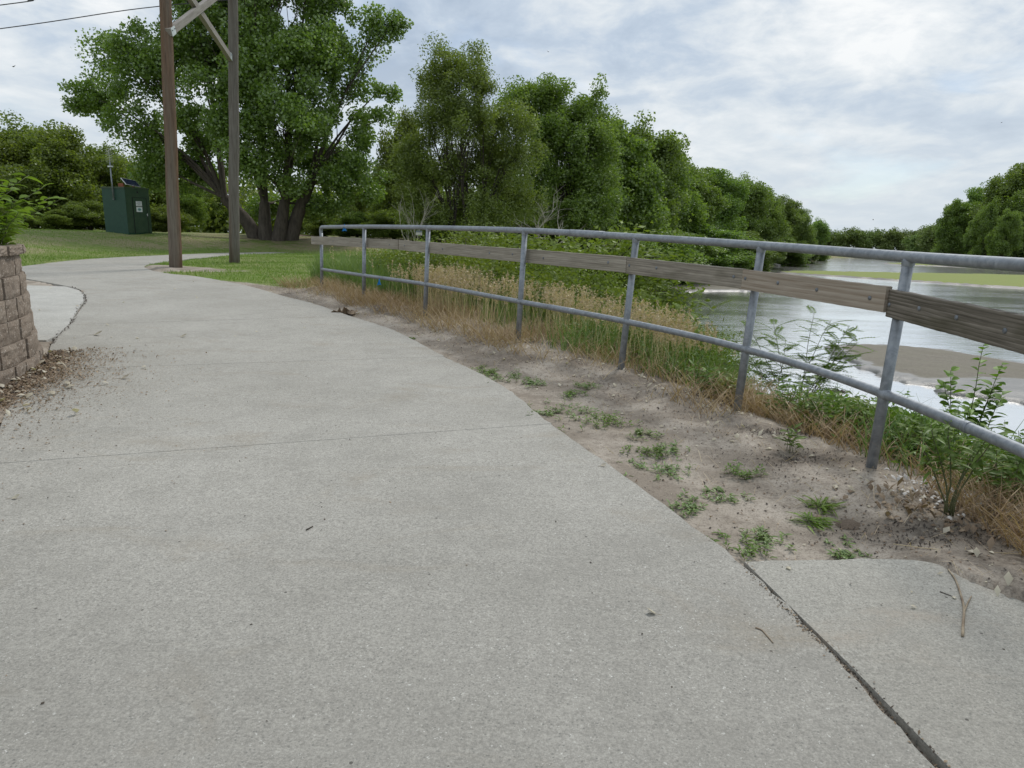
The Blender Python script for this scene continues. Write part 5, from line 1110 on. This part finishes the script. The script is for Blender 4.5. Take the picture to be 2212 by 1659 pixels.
# individual small things
def stick(pts_px, rad, lab, mat='twig', forks=()):
    P_ = [G(*q_, rad*0.9) for q_ in pts_px]; b = B(); b.tube(catmull(P_, 4), list(np.linspace(rad, rad*0.6, (len(P_)-1)*4+1)), 7)
    for fk in forks:
        Q = [G(*q_, rad*0.9) for q_ in fk]; b.tube(catmull(Q, 3), list(np.linspace(rad*0.7, rad*0.4, (len(Q)-1)*3+1)), 6)
    return tag(b.build('stick', M[mat], None, True), lab, 'stick')
stick([(2079, 1376), (2080, 1350), (2082, 1318), (2076, 1290), (2064, 1255), (2048, 1232)], 0.0048, 'forked pale stick lying on the tan concrete pad', forks=[[(2082, 1325), (2090, 1305), (2098, 1290)]])
stick([(1632, 1357), (1646, 1363), (1658, 1376), (1670, 1390)], 0.0026, 'short curved twig on the path near the pad joint')
stick([(1930, 1176), (2020, 1187), (2110, 1192), (2212, 1198)], 0.002, 'long thin straw lying on the soil above the pad', 'straw')
stick([(2030, 1279), (2060, 1290)], 0.002, 'tiny dark twig left of the forked stick', 'bark')
stick([(662, 1146), (676, 1138)], 0.0035, 'little dark twig in the middle of the path', 'bark')
stick([(1958, 1005), (1962, 960), (1950, 930)], 0.003, 'pale bent stalk leaning at the nearest fence post', 'straw')
def leaf1(px, py, s, lab, rz, mat='paleleaf', tilt=0.35):
    V, Fs = leaf_blade(s, s*0.75, -0.35, 6); b = B(); b.add(V, Fs); o = b.build('dry_leaf', M[mat]); p = G(px, py, 0.004); o.location = (p[0], p[1], max(p[2], gz1(p[0], p[1])+.004)); o.rotation_euler = (tilt, -0.1, rz); md = o.modifiers.new('s', 'SOLIDIFY'); md.thickness = 0.0008
    b2 = B(); b2.tube([(0, 0, 0), (-s*0.3, s*.05, 0.0), (-s*0.7, 0, 0.002)], 0.0008, 4); b2.build('leaf_stalk', M['twig'], o)
    return tag(o, lab, 'leaf')
leaf1(1416, 1328, 0.032, 'curled pale dry leaf on the path in the foreground', 2.8); leaf1(1298, 1008, 0.03, 'small tan leaf near the path edge', 0.4)
leaf1(26, 1078, 0.035, 'pale dry leaf at the left edge among brown crumbs', 0.3); leaf1(390, 728, 0.07, 'white dry leaf on the far part of the path', 0.2); leaf1(262, 818, 0.07, 'large cream dry leaf at the foot of the block wall', .1); leaf1(203, 724, 0.1, 'cream leaf at the tip of the pale pad', 0)
leaf1(1812, 855, 0.05, 'pale leaf on the soil behind the two nearest posts', 1.0)
p = GP(1838, 1120); b = B(); n = 24; rr = np.random.default_rng(4); Vv = [(0, 0, 0.016)]
for k_, (ra, zz) in enumerate(((0.018, 0.017), (0.032, 0.011), (0.046, 0.004), (0.06, -0.004))):
    for k in range(n): q_ = ra*(1+rr.normal(0, .05)); Vv.append((q_*1.1*math.cos(6.283*k/n), q_*math.sin(6.283*k/n), zz+rr.normal(0, .001)))
Ff = [(0, 1+k, 1+(k+1) % n) for k in range(n)]+[(1+j_*n+k, 1+(j_+1)*n+k, 1+(j_+1)*n+(k+1) % n, 1+j_*n+(k+1) % n) for j_ in range(3) for k in range(n)]
b.add(Vv, Ff); o = b.build('ant_mound', M['mound'], None, True); o.location = p; tag(o, 'round dark ant mound on the soil beside the bushy grass tuft', 'ant mound')
def crumple(name, p, s, mat, lab, cat, seed, n=9):
    r = np.random.default_rng(seed); b = B(); V = []; 
    for i in range(n):
        for j in range(n): V.append(((i/(n-1)-.5)*s+r.normal(0, s*.05), (j/(n-1)-.5)*s*.8+r.normal(0, s*.05), abs(r.normal(0, s*.16))*(1-abs(i/(n-1)-.5)*1.2)+.002))
    b.add(V, [(i*n+j, (i+1)*n+j, (i+1)*n+j+1, i*n+j+1) for i in range(n-1) for j in range(n-1)]); o = b.build(name, M[mat]); o.location = p; md = o.modifiers.new('s', 'SOLIDIFY'); md.thickness = .0008; return tag(o, lab, cat)
crumple('plastic_film', GP(2062, 1068), 0.09, 'bag', 'crumpled grey plastic film under the tall weed', 'litter', 3)
crumple('leaf_clump', GP(745, 673)+np.array([0, 0, 0.01]), 0.3, 'litter', 'clump of dry brown leaves at the path edge by the second post', 'leaves', 4)
crumple('rag', AZ(1810, 848, WATER+0.12)+np.array([0, 0, 0]), 0.35, 'crumb', 'small dark rag washed up on the mud bar', 'litter', 7)
